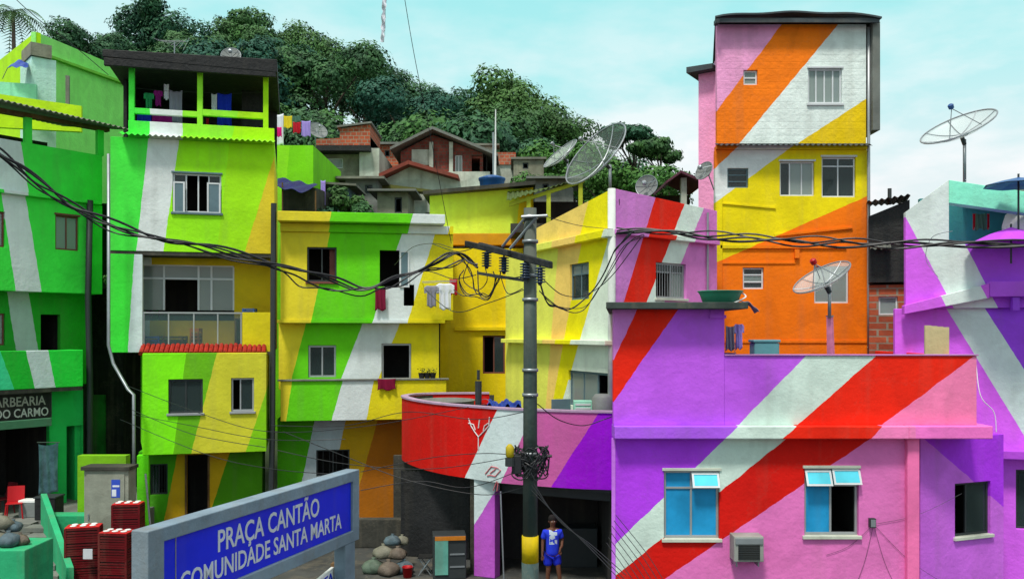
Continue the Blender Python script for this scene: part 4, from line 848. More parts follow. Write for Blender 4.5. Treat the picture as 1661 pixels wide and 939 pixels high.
dr = thing('drying_rack', W3.pp(712, 462, .3), 'thin metal drying rack fixed to the right end of the middle house', 'drying rack'); obj('bars', MB().tube([W3.pp(685, 457, .02), W3.pp(685, 457, .6), W3.pp(740, 455, .6), W3.pp(740, 455, .02)], .012).tube([W3.pp(686, 459, .4), W3.pp(740, 457, .4)], .008), M['steel'], dr)
# pots on the balcony cap
for i, px in enumerate((684, 693, 702)):
    p = W3.pp(px, 614, -.06); t = local('flower_pot', (p.x, p.y, zC + .05), ['black plant pot on the middle house balcony, nearest the dark window', 'black plant pot between two others on the middle house balcony', 'black plant pot at the right end of the middle house balcony'][i], 'plant pot', 'pots on the middle house balcony'); obj('pot', MB().lathe([(.08, 0), (.11, .16), (.12, .18)], n=14), M['black'], t)
    b = MB()
    for k in range(26):
        a = random.random() * 6.28; r = random.random() * .14; z = .18 + random.random() * .16; c = Vector((r * math.cos(a), r * math.sin(a), z)); d1 = Vector((math.cos(a + 1), math.sin(a + 1), .5)) * .04; d2 = Vector((-math.sin(a), math.cos(a), random.random())) * .03
        b.add([c - d1, c + d2, c + d1, c - d2], [(0, 1, 2, 3)])
    obj('leaves', b, mat('pot_leaf', S(40, 60, 30), .7) if i == 0 else bpy.data.materials['pot_leaf'], t)
# ------------------------------------------------------------------ houses further up the hill
def box_house(name, label, w, x0, x1, ytop, Y, m, depth=5, zlow=None, ytr=None, wins=(), roof=None, roofm='dconcrete', over=.4):
    h = House(name, (x0 + x1) / 2, Y, zlow if zlow is not None else 0, label)
    for q in wins: h.window(w, *q[:4], q[4], fm=q[5] if len(q) > 5 else 'darkframe', fw=.06)
    z1 = w.z((x0 + x1) / 2, ytop); zr = None if ytr is None else w.z((x0 + x1) / 2, ytr)
    h.part('wall', MB().block(w, w.u(x0), w.u(x1), zlow or 0, z1, depth, h.take(), zr=zr), m)
    if roof: h.part('roof', MB().wb(w, w.u(x0) - over, w.u(x1) + over, z1 + .003, z1 + roof, -depth, over, zr=(zr or z1) + roof, z0r=(zr or z1) + .003), M[roofm])
    h.done(); return h
# lime house with washing, right of the big green house
WA = W(440, 38, 520, 38)
box_house('lime_wash_house', 'narrow lime green house with washing lines right behind the big green terrace house', WA, 442, 508, 236, 38, paint('lime_b', S(140, 226, 20), [(WA, (470, 236), (460, 340), S(120, 210, 10))]), zlow=2, depth=6)
for a in [(442, 184, 460, 236, 'clothwhite', 'large white sheet on the far washing line nearest the green terrace'), (449, 206, 457, 222, 'clothpink', 'small bright pink cloth in front of the white sheet'), (460, 188, 474, 208, 'clothyel', 'yellow-green cloth on the far washing line'), (475, 198, 488, 216, 'clothred', 'orange red cloth on the far washing line'), (489, 196, 504, 222, 'clothlav', 'pale lilac sheet at the right end of the far washing line'), (474, 188, 488, 198, 'clothteal', 'greenish cloth above the orange red one')]:
    cloth('garment', WA, a[0], a[1], a[2], a[3], -.3 if 'pink' not in a[5] else .05, M[a[4]], a[5])
WA2 = W(440, 36.5, 520, 36)
t = thing('blue_awning', WA2.pp(480, 300), 'dark blue tarpaulin lean-to below the washing lines of the lime house', 'tarpaulin')
def tf(a, b): return WA2.pt(WA2.u(455 + 60 * a), WA2.z(480, 288 + 14 * a) - .5 * b + .05 * math.sin(a * 15 + 3 * b), 1.4 * b), Vector((0, 0, 1))
obj('sheet', MB().sheet(tf, 16, 5, .012), mat('navy_tarp', S(20, 26, 90), .5, 0, .4, .1, .4), t)
obj('prop', MB().tube([WA2.pp(458, 296, 1.3), WA2.pp(458, 345, 1.3)], .03).tube([WA2.pp(512, 310, 1.3), WA2.pp(512, 350, 1.3)], .03), M['wood'], t)
box_house('dark_shed', 'small dark shed under the navy tarpaulin beside the lime house', WA2, 457, 512, 296, 36.4, M['dconcrete'], depth=2, zlow=1, ytr=306)
WA3 = W(470, 37, 490, 37)
cloth('garment', WA3, 520, 292, 528, 332, .1, M['clothlav'], 'long narrow lavender cloth hanging below the brick house')
# terracotta brick house
WB = W(500, 47, 620, 47)
h = House('orange_brick_house', 555, 47, 4, 'orange brick house with a dark slab over pale plaster rooms, left on the hillside')
h.part('upper_wall', MB().block(WB, WB.u(512), WB.u(601), WB.z(550, 241), WB.z(550, 226), 4, zr=WB.z(550, 222)), M['brick'])
h.part('tower_wall', MB().block(WB, WB.u(552), WB.u(601), WB.z(550, 240.5), WB.z(550, 210), 3.4, wo=.15, zr=WB.z(550, 203)), M['brick'])
h.part('roof', MB().wb(WB, WB.u(548), WB.u(604), WB.z(550, 209), WB.z(550, 206), -3.6, .3, zr=WB.z(550, 199), z0r=WB.z(550, 202)), M['tin'])
h.part('slab', MB().wb(WB, WB.u(502), WB.u(604), WB.z(550, 250), WB.z(550, 241.5), -4, .9), M['black'])
h.window(WB, 524, 257, 556, 273, ['c'], fm='whiteframe', room=0)
h.part('lower_wall', MB().block(WB, WB.u(504), WB.u(584), 3, WB.z(550, 250.5), 4, h.take()), M['dirty'])
h.part('side_wall', MB().block(WB, WB.u(585), WB.u(617), 3, WB.z(600, 243), 5, wo=.4), M['paleconc'])
h.done()
# brick gable house in the centre
WG = W(600, 50, 820, 50)
h = House('gabled_brick_house', 715, 50, 4, 'red brick house with grey pitched roof and white pillars amid the hillside')
ap, zl, zr_ = WG.z(705, 211), WG.z(640, 244), WG.z(800, 254); ua, ub, uc = WG.u(650), WG.u(702), WG.u(800)
h.window(WG, 738, 252, 750, 279, ['pc'], fm='whiteframe'); h.hole(WG, 765, 250, 785, 285)
hl = h.take(); zb = WG.z(700, 290)
h.part('wall', MB().block(WG, ua, uc - .6, zb - 6, WG.z(700, 252), 6, hl), M['dbrick'])
h.part('gable', MB().prism([WG.pt(ua, WG.z(700, 252) + .002, -.01), WG.pt(uc - .6, WG.z(700, 252) + .002, -.01), WG.pt(uc - .6, WG.z(700, 249), -.01), WG.pt(ub, WG.z(700, 219), -.01), WG.pt(ua, WG.z(700, 246), -.01)], -WG.n * .2), M['dbrick'])
for s_, (A, B) in enumerate((((WG.u(636), zl), (ub + .05, ap)), ((ub + .06, ap), (uc + .3, zr_)))):
    h.part('roof', MB().wb(WG, A[0], B[0], A[1] - .16, A[1], -6.5, .9, zr=B[1], z0r=B[1] - .16), M['tin'])
for x in (700, 732): h.part('pillar', MB().wb(WG, WG.u(x - 3), WG.u(x + 3), zb, WG.z(700, 232), .002, .25), M['paleconc'])
h.part('pale_panel', MB().wb(WG, WG.u(668), WG.u(697), WG.z(700, 268), WG.z(700, 243), .002, .06), M['paleconc'])
h.part('base_wall', MB().wb(WG, WG.u(726), WG.u(795), WG.z(700, 300), WG.z(700, 280), .003, .3), M['paleconc'])
h.done()
WH = W(600, 46, 800, 46)
h = House('white_gable_house', 690, 46, 3, 'low white house with a shallow gable and red-brown eaves below the brick gable house')
b0, b1, b2 = WH.u(618), WH.u(665), WH.u(745); za, zb, zc = WH.z(660, 286), WH.z(660, 265), WH.z(660, 288)
h.part('wall', MB().prism([WH.pt(WH.u(612), WH.z(660, 345)), WH.pt(WH.u(792), WH.z(660, 345)), WH.pt(WH.u(792), WH.z(660, 286)), WH.pt(b2, zc - .2), WH.pt(b1, zb - .2), WH.pt(WH.u(622), za - .2)], -WH.n * 5), M['paleconc'])
h.part('eave', MB().wb(WH, b0, b1, za - .2, za, -4.5, .8, zr=zb, z0r=zb - .2), mat('eave_brown', S(128, 62, 50), .85)); h.part('eave', MB().wb(WH, b1 + .01, b2, zb - .2, zb, -4.5, .8, zr=zc, z0r=zc - .2), bpy.data.materials['eave_brown'])
h.part('stained_wall', MB().wb(WH, WH.u(603), WH.u(664), WH.z(660, 350), WH.z(660, 310), .003, .5), M['dirty'])
h.part('mossy_awning', MB().wb(WH, WH.u(624), WH.u(712), WH.z(660, 312), WH.z(660, 305), .51, 1.4, zr=WH.z(660, 316), z0r=WH.z(660, 320)), mat('moss_sheet', S(94, 96, 44), .9))
h.part('pillar', MB().wb(WH, WH.u(664) + .01, WH.u(690), WH.z(660, 372), WH.z(660, 314), .003, .3), M['paleconc'])
h.done()
WI = W(780, 52, 900, 52)
box_house('orange_roof_house', 'small cream house with an orange tiled roof right of the brick gable house', WI, 803, 834, 268, 52, M['paleconc'], zlow=6, roof=.75, roofm='brick', over=.1)
WJ = W(780, 49, 900, 49)
box_house('beige_box_house', 'beige flat roofed house with one small dark square window at the forest edge', WJ, 833, 882, 259, 49, M['dirty'], zlow=5, wins=[(848, 264, 857, 274, ['o'])], roof=.12, roofm='fibre', over=.15)
WK = W(770, 42, 840, 42)
c = WK.pp(798, 313, -.6); t = thing('water_tank', c, 'blue round water tank on a wall above the lime-yellow house', 'water tank')
obj('tank_body', MB().lathe([(.5, 0), (.56, .1), (.62, .55), (.66, .6), (.66, .66)], c=c, n=24), M['blueplastic'], t, smooth_=True); obj('tank_lid', MB().lathe([(.68, .661), (.66, .72), (.3, .84), (.08, .88)], c=c, n=24), M['blueplastic'], t)
box_house('tank_base_house', 'pale rendered house carrying the blue water tank', WK, 772, 868, 314, 42, M['paleconc'], zlow=4, depth=3)
# lean-to with lime posts above the yellow house
WM = W(800, 29.6, 960, 29.6)
h = House('roof_lean_to', 880, 29.6, 7, 'mossy sheet lean-to on lime posts on the roof behind the yellow and pink house', 'lean-to')
h.part('roof', MB().corr(WM, WM.u(822), WM.u(948), WM.z(880, 284), WM.z(822, 330), -3.4, .6, zbr=WM.z(880, 276), zfr=WM.z(948, 292)), mat('moss_roof', S(74, 96, 34), .9, 0, .5, .5, .3))
h.part('beam', MB().wb(WM, WM.u(826), WM.u(946), WM.z(826, 338), WM.z(826, 332), .35, .45, zr=WM.z(946, 294), z0r=WM.z(946, 300)), mat('lime_beam', S(180, 190, 50), .85))
for x, y in ((857, 322), (889, 312), (940, 300)): h.part('post', MB().wb(WM, WM.u(x) - .07, WM.u(x) + .07, WM.z(880, 366), WM.z(880, y), .34, .46), bpy.data.materials['lime_beam'])
h.part('back_wall', MB().wb(WM, WM.u(830), WM.u(960), WM.z(880, 380), WM.z(880, 305), -3.3, -3.1), M['interior'])
h.part('floor', MB().wb(WM, WM.u(828), WM.u(955), WM.z(880, 380), WM.z(880, 366), -3.0, .6), M['dconcrete'])
h.done()
WN = W(1080, 29, 1150, 29)
h = House('maroon_hut', 1115, 29, 6, 'little maroon roofed hut just left of the tall tower house')
h.part('roof', MB().wb(WN, WN.u(1076), WN.u(1100), WN.z(1110, 302), WN.z(1110, 298), -2, .5, zr=WN.z(1110, 281), z0r=WN.z(1110, 285)).wb(WN, WN.u(1100) + .01, WN.u(1138), WN.z(1110, 285), WN.z(1110, 281), -2, .5, zr=WN.z(1110, 297), z0r=WN.z(1110, 302)), mat('maroon', S(96, 56, 72), .8))
h.part('wall', MB().wb(WN, WN.u(1078), WN.u(1138), 4, WN.z(1110, 302), -2.2, -2.0), M['interior'])
h.part('pillar', MB().wb(WN, WN.u(1103), WN.u(1112), 4, WN.z(1110, 290), .0, .2), M['paleconc'])
h.done()
# added house filling the dark alley; the shade is in its plaster colour
WQ = W(130, 30, 182, 30)
h = House('alley_shade_house', 155, 30, 0, 'added dark house holding the shade of the alley between the two green houses')
h.window(WQ, 140, 648, 148, 656, ['p'], fm='whiteframe', room=0)
h.part('wall', MB().block(WQ, WQ.u(118), WQ.u(200), 0, WQ.z(155, 330), 3, h.take()), mat('shade_plaster', S(38, 44, 38), .95, 0, .6, .5, .4))
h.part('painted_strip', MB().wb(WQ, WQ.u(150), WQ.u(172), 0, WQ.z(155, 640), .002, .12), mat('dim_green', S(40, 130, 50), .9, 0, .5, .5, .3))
h.part('overhang', MB().wb(WQ, WQ.u(118), WQ.u(200), WQ.z(155, 470), WQ.z(155, 462), .003, 1.2), M['dconcrete'])
h.done()

# ------------------------------------------------------------------ forest
def leafmat(name, a, b2, c):
    m, n, b = newmat(name); oi = N(n, 'ShaderNodeObjectInfo'); g = N(n, 'ShaderNodeNewGeometry')
    z = N(n, 'ShaderNodeTexNoise'); z.inputs['Scale'].default_value = .55; z.inputs['Detail'].default_value = 6; n.links.new(g.outputs['Position'], z.inputs['Vector'])
    r = N(n, 'ShaderNodeValToRGB'); n.links.new(z.outputs['Fac'], r.inputs[0]); r.color_ramp.elements[0].position = .35; r.color_ramp.elements[1].position = .66; r.color_ramp.elements[0].color = a; r.color_ramp.elements[1].color = b2
    ri = N(n, 'ShaderNodeMath', operation='MULTIPLY'); n.links.new(oi.outputs['Random'], ri.inputs[0]); ri.inputs[1].default_value = .9
    col = mixc(n, ri.outputs[0], r.outputs[0], c); fr_ = N(n, 'ShaderNodeMath', operation='MULTIPLY'); n.links.new(oi.outputs['Random'], fr_.inputs[0]); fr_.inputs[1].default_value = 7.3; f2 = N(n, 'ShaderNodeMath', operation='FRACT'); n.links.new(fr_.outputs[0], f2.inputs[0]); f3 = N(n, 'ShaderNodeMath', operation='POWER'); n.links.new(f2.outputs[0], f3.inputs[0]); f3.inputs[1].default_value = 2.5; f4 = N(n, 'ShaderNodeMath', operation='MULTIPLY'); n.links.new(f3.outputs[0], f4.inputs[0]); f4.inputs[1].default_value = .55; col = mixc(n, f4.outputs[0], col, (.09, .19, .03, 1))
    n.links.new(col, b.inputs['Base Color']); b.inputs['Roughness'].default_value = .6; b.inputs['Specular IOR Level'].default_value = .2
    return m
LM = leafmat('forest_leaves', (.011, .042, .020, 1), (.055, .165, .032, 1), (.016, .085, .062, 1)); LM2 = leafmat('bright_leaves', (.02, .09, .012, 1), (.07, .2, .03, 1), (.03, .12, .02, 1))
BK = mat('bark', (.11, .09, .07, 1), .95, 0, .4, .3, .4, scale=2)
def crown_mesh(name, rx, rz, zc, lobes, leaves, ls, seed, flat=0):
    rnd = random.Random(seed); vs = []; fs = []; lb = []
    for k in range(lobes):
        a = rnd.random() * 6.283; r = rx * math.sqrt(rnd.random()) * .72; zz = zc + (rnd.random() - .45) * rz * 1.1
        if flat: zz = zc + (rnd.random() - .5) * rz * .7
        q = rx * (.26 + .2 * rnd.random()); zz += -.25 * rz * (r / rx)
        lb.append((r * math.cos(a), r * math.sin(a), zz, q, q * (.75 if not flat else .5)))
    tot = sum(l[3] ** 2 for l in lb)
    for (lx, ly, lz, q, qz) in lb:
        for _ in range(int(leaves * q * q / tot)):
            d = Vector((rnd.gauss(0, 1), rnd.gauss(0, 1), rnd.gauss(0, 1) + .25)).normalized(); rr = (.72 + .36 * rnd.random()) if rnd.random() < .85 else rnd.random()
            rr *= 1 + .22 * math.sin(d.x * 5 + lx) * math.sin(d.z * 6 + ly)
            p = Vector((lx + d.x * q * rr, ly + d.y * q * rr, lz + d.z * qz * rr)); nn = (d + Vector((rnd.gauss(0, .28), rnd.gauss(0, .28), rnd.gauss(0, .28) + .25))).normalized()
            t = nn.cross(Vector((rnd.random() - .5, rnd.random() - .5, rnd.random() - .5))).normalized(); s = nn.cross(t); a_ = ls * (.6 + .8 * rnd.random()); b_ = a_ * (.45 + .3 * rnd.random()); i = len(vs)
            vs += [p - t * a_, p + s * b_ - nn * a_ * .15, p + t * a_, p - s * b_ - nn * a_ * .15]; fs.append((i, i + 1, i + 2, i + 3))
    me = bpy.data.meshes.new(name); me.from_pydata([tuple(v) for v in vs], [], fs); me.update(); return me, lb
def trunk_mb(h, r, lb, seed):
    rnd = random.Random(seed); b = MB(); z0 = -1.2
    b.tube([(0, 0, z0), (.1, .05, h * .3), (-.1, .1, h * .6), (0, 0, h)], [r * 1.3, r, r * .8, r * .5], 8)
    for (x, y, z, q, qz) in lb[:7]: b.tube([(0, 0, h * (.45 + .2 * rnd.random())), (x * .5, y * .5, (h * .6 + z) / 2), (x, y, z)], [r * .5, r * .32, r * .12], 6)
    return b
def tree_proto(kind, i, rx, rz, h, lobes, leaves, ls, label, group, lm=LM, flat=0, r=.28):
    me, lb = crown_mesh('crown', rx, rz, h, lobes, leaves, ls, i * 13 + 5, flat); me.materials.append(lm)
    t = local(kind, (0, 0, 0), label, 'tree', group); obj('trunk', trunk_mb(h, r, lb, i), BK, t, smooth_=True)
    o = bpy.data.objects.new('crown', me); COL.objects.link(o); o.parent = t; return t
GL = 'trees of the hillside forest'; LB = 'one of the many dark broad-leaved trees massed on the forested hillside'
protos = [tree_proto('broadleaf_tree', k, 4.6 + .5 * (k % 3), 3.4 + .6 * (k % 2), 6.4 + .8 * (k % 3), 7 + k, 9500, .17, LB, GL) for k in range(6)]
used = [False] * 6
def put(k, x, y, z, s, rz, label=None, group=None):
    if not used[k]: o = protos[k]; used[k] = True; o.location = (x, y, z); o.rotation_euler = (0, 0, rz); o.scale = (s, s, s); 
    else: o = copy_thing(protos[k], (x, y, z), rz, scale=(s, s, s))
    o['label'] = label or LB; o['group'] = group or GL; return o
SIL = [(-400, 190), (0, 150), (90, 120), (120, 60), (175, 45), (195, 16), (250, 4), (310, 28), (345, 24), (390, 6), (430, 38), (470, 32), (520, 45), (570, 66), (600, 84), (640, 94), (700, 126), (765, 142), (800, 122), (840, 112), (880, 152), (910, 186), (935, 226), (1000, 228), (1100, 250), (1300, 300)]
def sil(px):
    for (a, b), (c, d) in zip(SIL, SIL[1:]):
        if a <= px <= c: return b + (d - b) * (px - a) / (c - a)
    return 300
def topz(o): return max(v.co.z for v in [c for c in o.children if c.name.startswith('crown')][0].data.vertices)
TZ = [topz(o) for o in protos]
rf_ = random.Random(11); y = 63.0
while y < 116:
    px = -40 + rf_.random() * 40; 
    while px < 1110:
        yy = y + rf_.uniform(-2.5, 2.5); x = (px - CX) / F * yy; z = terr(x, yy)
        k = rf_.randrange(6); s = rf_.uniform(.85, 1.5); a_ = rf_.random() * 6.28; lim = (P(0, max(sil(px - 40), sil(px), sil(px + 40)) + rf_.uniform(2, 16), yy).z - z + .3) / TZ[k]; s = min(s, lim)
        if s > .5 and not (px > 925 and y < 90) and not (px < 60 and y < 80): put(k, x, yy, z - .3, s, a_)
        px += F * rf_.uniform(6.0, 9.6) / yy
    y += 7.8
# individual skyline trees
def sky_tree(px, pt_, Y, k, s, label, group='skyline trees'):
    top = P(px, pt_, Y); o = put(k, top.x, Y, top.z - TZ[k] * s, s, rf_.random() * 6.28, label, group)
sky_tree(262, 0, 100, 0, 1.35, 'largest rounded tree on the skyline above the big green house'); sky_tree(375, 8, 100, 3, 1.15, 'rounded skyline tree above the right end of the green house roof')
sky_tree(140, 40, 86, 1, .8, 'small dark skyline tree between the lime house and the big rounded tree'); sky_tree(488, 34, 104, 2, 1.1, 'broad skyline tree right of the green house roof')
sky_tree(598, 66, 100, 2, 1.2, 'rounded skyline tree right of the notch above the brick houses'); sky_tree(832, 108, 88, 4, 1.2, 'rounded tree standing clear on the skyline left of the dishes'); sky_tree(900, 180, 84, 5, .8, 'last tall forest tree before the skyline drops to the dishes')
ua_ = tree_proto('umbrella_tree', 9, 3.1, 1.6, 7.4, 8, 2600, .20, 'airy umbrella shaped tree on the skyline above the large mesh dish', 'umbrella trees', LM, 1, .16)
p = P(1030, 200, 74); ua_.location = (p.x, 74, p.z - 8.6)
ub_ = tree_proto('umbrella_tree', 10, 2.8, 1.7, 6.0, 9, 2600, .20, 'airy flat crowned tree nearest the pink side of the tall tower', 'umbrella trees', LM, 1, .14)
p = P(1073, 216, 70); ub_.location = (p.x, 70, p.z - 7.2)
bs = tree_proto('green_bush', 12, 3.0, 2.4, 2.4, 10, 3200, .16, 'bright green bush below the umbrella trees', 'bushes below the skyline', LM2, 0, .12); p = P(1040, 300, 52); bs.location = (p.x, 52, p.z - 3.2)
for px, py, Y, s, lb_ in ((985, 292, 50, .9, 'bright green bush behind the large mesh dish'), (1085, 296, 48, .7, 'bright green bush behind the maroon hut'), (930, 262, 56, 1.1, 'bright green bush behind the small mesh dish'), (880, 300, 42, .5, 'bright green bush behind the lime-posted lean-to')):
    p = P(px, py, Y); copy_thing(bs, (p.x, Y, p.z - 3.2 * s), px, lb_, scale=(s, s, s))
# small shrubs among the hillside houses
sb = tree_proto('shrub', 14, 1.1, .9, .9, 7, 1500, .10, 'dark shrub between the lime wash house and the brick houses', 'shrubs among the houses', LM, 0, .07); p = P(560, 330, 38); sb.location = (p.x, 38, p.z - .8)
for px, py, Y, s, lb_ in ((575, 335, 37, 1, 'dark shrub just above the rim of the banded yellow house'), (520, 330, 37, .8, 'shrub left of the lavender cloth'), (635, 300, 52, 1.3, 'shrub behind the white gable house'), (1090, 335, 27, .35, 'little lime bush at the foot of the maroon hut'), (200, 440, 27.4, .5, 'leafy creeper beside the verandah of the green terrace house')):
    p = P(px, py, Y); copy_thing(sb, (p.x, Y, p.z - 1.3 * s), px, lb_, scale=(s, s, s))
# palm
pm = local('palm_tree', (0, 0, 0), 'slim palm tree on the skyline at the top left corner', 'palm'); obj('trunk', MB().tube([(0, 0, -4), (.15, 0, 2), (.05, 0, 6.4)], [.2, .15, .12], 8), BK, pm, smooth_=True)
b = MB(); rr = random.Random(4)
for k in range(17):
    a = k * 2.4; ln = 2.6 + rr.random() * .7; up = .9 - 1.4 * (k / 17); pts = []
    for i in range(9):
        t = i / 8; pts.append(Vector((math.cos(a) * ln * t * (1 - .15 * t), math.sin(a) * ln * t * (1 - .15 * t), 6.4 + up * t * 1.6 - 2.1 * t * t)))
    b.tube(pts, .02, 4)
    for i in range(1, 9):
        for s_ in (-1, 1):
            for f_ in (0, .5):
                c = pts[i].lerp(pts[i - 1], f_); d = (pts[i] - pts[i - 1]).normalized(); sd_ = d.cross(Vector((0, 0, 1))).normalized() * s_; L_ = .62 * math.sin(min(1, i / 8 + .12) * 2.8) + .12
                e_ = c + sd_ * L_ + d * .3 * L_ + Vector((0, 0, -.35 * L_)); b.add([c - d * .05, e_, c + d * .05], [(0, 1, 2)])
obj('fronds', b, LM, pm); p = P(20, 16, 62); pm.location = (p.x, 62, p.z - 6.6)
# more small houses crowding the slope
WX = W(500, 43, 700, 43); WY = W(500, 40, 700, 40)
box_house('grey_block_house', 'grey unplastered block house left below the white gable house', WX, 560, 612, 292, 43, M['concrete'], zlow=3, depth=3, wins=[(570, 300, 580, 312, ['o']), (592, 300, 604, 314, ['g'])], roof=.12, roofm='fibre')
box_house('cream_hut', 'cream hut with a dark doorway just above the rim of the banded yellow house', WY, 612, 662, 312, 40, M['dirty'], zlow=3, depth=2.5, wins=[(640, 320, 652, 345, ['o'])], roof=.1, roofm='tin')
box_house('blue_stained_hut', 'bluish stained hut wedged right of the lavender cloth', WY, 530, 566, 300, 40, mat('blue_stain', S(86, 112, 122), .9, 0, .5, .5, .3), zlow=3, depth=2.5, ytr=304, wins=[(540, 310, 552, 326, ['o'])], roof=.1, roofm='fibre')
WZ = W(600, 57, 700, 57)
box_house('upper_brick_hut', 'small brick hut high up between the orange brick house and the gable house', WZ, 612, 646, 236, 57, M['brick'], zlow=8, depth=3, wins=[(624, 244, 632, 254, ['o'])], roof=.14, roofm='tin')
WV = W(740, 55, 840, 55)
box_house('pale_upper_hut', 'pale flat roofed hut behind the right slope of the brick gable house', WV, 768, 800, 238, 55, M['paleconc'], zlow=8, depth=3, wins=[(776, 244, 784, 254, ['g'])], roof=.12, roofm='fibre')
WT2 = W(840, 38, 960, 38)
box_house('grey_terrace_house', 'grey rendered house behind the lime-posted lean-to', WT2, 868, 930, 292, 38, M['concrete'], zlow=4, depth=3, wins=[(880, 298, 890, 310, ['o'])], roof=.1, roofm='tin')
# ------------------------------------------------------------------ utility pole with cross-arm
PY = 16.8
def pz(py, Y=PY): return H - (py - HY) * Y / F
pc = P(860, HY, PY)
pole = thing('utility_pole', (pc.x, pc.y, 0), 'round grey concrete utility pole with a yellow band, wooden cross-arm and insulators', 'utility pole')
polm = mat('pole_concrete', S(64, 84, 82), .85, 0, .4, .5, .3)
ycut0, ycut1 = pz(911), pz(868)
obj('shaft', MB().tube([(pc.x, pc.y, -.2), (pc.x, pc.y, ycut0)], .166, 20).tube([(pc.x, pc.y, ycut1), (pc.x, pc.y, pz(338))], .144, 20, r2=.122), polm, pole, smooth_=True)
obj('yellow_band', MB().tube([(pc.x, pc.y, ycut0), (pc.x, pc.y, ycut1)], .162, 20), mat('band_yellow', S(206, 178, 0), .7), pole, smooth_=True)
for y in (352, 392, 447, 486, 600, 640, 735): obj('strap', MB().tube([(pc.x, pc.y, pz(y) - .03), (pc.x, pc.y, pz(y) + .03)], .158, 18), M['steel'], pole, smooth_=True)
A = P(768, 399, 17.7); B = P(882, 431, 15.9); dr_ = (B - A).normalized(); up = Vector((0, 0, 1)); sd_ = dr_.cross(up).normalized()
def beam(a, b, w, hh, off=Vector((0, 0, 0))):
    q = (b - a).normalized(); s_ = q.cross(up).normalized() * w / 2; v = up * hh / 2; a = a + off; b = b + off
    return MB().hexa([a - s_ - v, b - s_ - v, b + s_ - v, a + s_ - v, a - s_ + v, b - s_ + v, b + s_ + v, a + s_ + v])
obj('crossarm', beam(A, B, .11, .13, -sd_ * .17 + up * .02), M['polewood'], pole, bevel=.015)
obj('crossarm', beam(P(766, 396, 17.9), P(836, 412, 16.9), .10, .12, sd_ * .15), M['polewood'], pole, bevel=.015)
obj('lower_bar', beam(P(775, 443, 17.5), P(852, 455, 16.9), .06, .06), M['darkframe'], pole)
porc = mat('porcelain', S(52, 70, 92), .25, 0, .2, .2, .05)
ins = []
for t, dy in ((.1, 0), (.36, 0), (.66, 0), (.86, 0)):
    c = A.lerp(B, t) - sd_ * .17; prof = [(.02, -.07)]
    for k in range(6): z = -.08 - k * .052; prof += [(.05, z), (.105, z - .012), (.1, z - .028), (.05, z - .03)]
    prof += [(.025, -.42)]; ins.append(c + up * -.42)
    i_ = obj('insulator', MB().lathe(prof, c=c, n=12), porc, pole, smooth_=True); obj('insulator_pin', MB().tube([c + up * .06, c + up * -.07], .02, 6), M['darkframe'], i_)
for a, b in ((P(853, 352, 16.7), P(815, 400, 17.2)), (P(870, 353, 16.6), P(827, 404, 16.9))): obj('brace', MB().tube([a, b], .028, 6), M['steel'], pole)
obj('top_bracket', MB().tube([P(846, 352, 16.65), P(888, 350, 16.5)], .03, 6), M['steel'], pole)
lamp = obj('lantern', MB().lathe([(.05, 0), (.08, .03), (.08, .2), (.03, .26)], c=P(827, 742, 16.5), n=12), mat('lantern_yellow', S(180, 160, 20), .6), pole, smooth_=True); obj('lantern_base', MB().lathe([(.09, -.16), (.09, 0)], c=P(827, 742, 16.5), n=12), M['darkframe'], lamp)
obj('lantern_arm', MB().tube([P(827, 744, 16.5), P(848, 745, 16.7)], .018, 6), M['steel'], pole)

# ------------------------------------------------------------------ cables
def smoothpts(pts, n=8): return catmull([Vector(p) for p in pts], n)
def cable(pts, r, label, n=1, spread=.05, group='overhead cables', m='rubber', seed=0, name='power_cable', seg=8):
    base = smoothpts([P(*q) if len(q) == 3 and not isinstance(q, Vector) else q for q in pts], seg); rnd = random.Random(seed + 3)
    if n == 1: o = obj(name, MB().tube(base, r * .85, 6), M[m]); return tag(o, label, 'cable', group)
    t = thing(name, base[0], label, 'cable', group); m_ = len(base)
    for k in range(n):
        ph = rnd.random() * 6.28; fr = rnd.uniform(1.2, 2.6); dz = rnd.uniform(-1, 1) * spread
        pp = [p + Vector((0, math.sin(ph + fr * i / seg * 2) * spread, dz * math.sin(math.pi * i / (m_ - 1)) + math.cos(ph + fr * i / seg * 2) * spread)) for i, p in enumerate(base)]
        obj('strand', MB().tube(pp, r * rnd.uniform(.55, .85), 6), M[m], t)
    return t
cable([(-30, 228, 14.5), (15, 256, 14.8), (75, 305, 15.2), (145, 348, 15.5), (240, 384, 15.8), (340, 405, 16.2), (445, 428, 16.6), (540, 457, 17), (600, 466, 17.2), (650, 452, 17.4), (705, 424, 17.5), (745, 415, 17.6), (775, 430, 17.6)], .03, 'thickest bundle of black cables sweeping from the upper left down to the pole insulators', 3, .06, seed=1)
cable([(-30, 236, 14.6), (60, 300, 15.2), (160, 362, 15.6), (300, 396, 16), (440, 432, 16.6), (500, 462, 16.9), (585, 473, 17.2), (640, 462, 17.4), (700, 437, 17.5), (752, 425, 17.6)], .022, 'slacker black cable pair just under the thickest bundle at the left', 2, .05, seed=2)
cable([(872, 448, 16.8), (890, 492, 17), (915, 500, 17.4), (950, 486, 17.8), (985, 432, 17.4), (1005, 395, 16.8), (1030, 377, 16.4)], .018, 'looping black cable pair from the pole down and up to the right hand bundle', 2, .035, seed=3)
cable([(875, 470, 16.8), (905, 498, 17.2), (945, 500, 17.7), (975, 462, 17.5), (1012, 402, 16.9), (1045, 380, 16.4)], .014, 'lower slack loop between the pole and the right hand bundle', 2, .03, seed=4)
cable([(880, 452, 16.8), (912, 478, 17.3), (950, 478, 17.7), (990, 450, 17.6), (1040, 385, 16.4)], .011, 'thin upper loop right of the pole', seed=5)
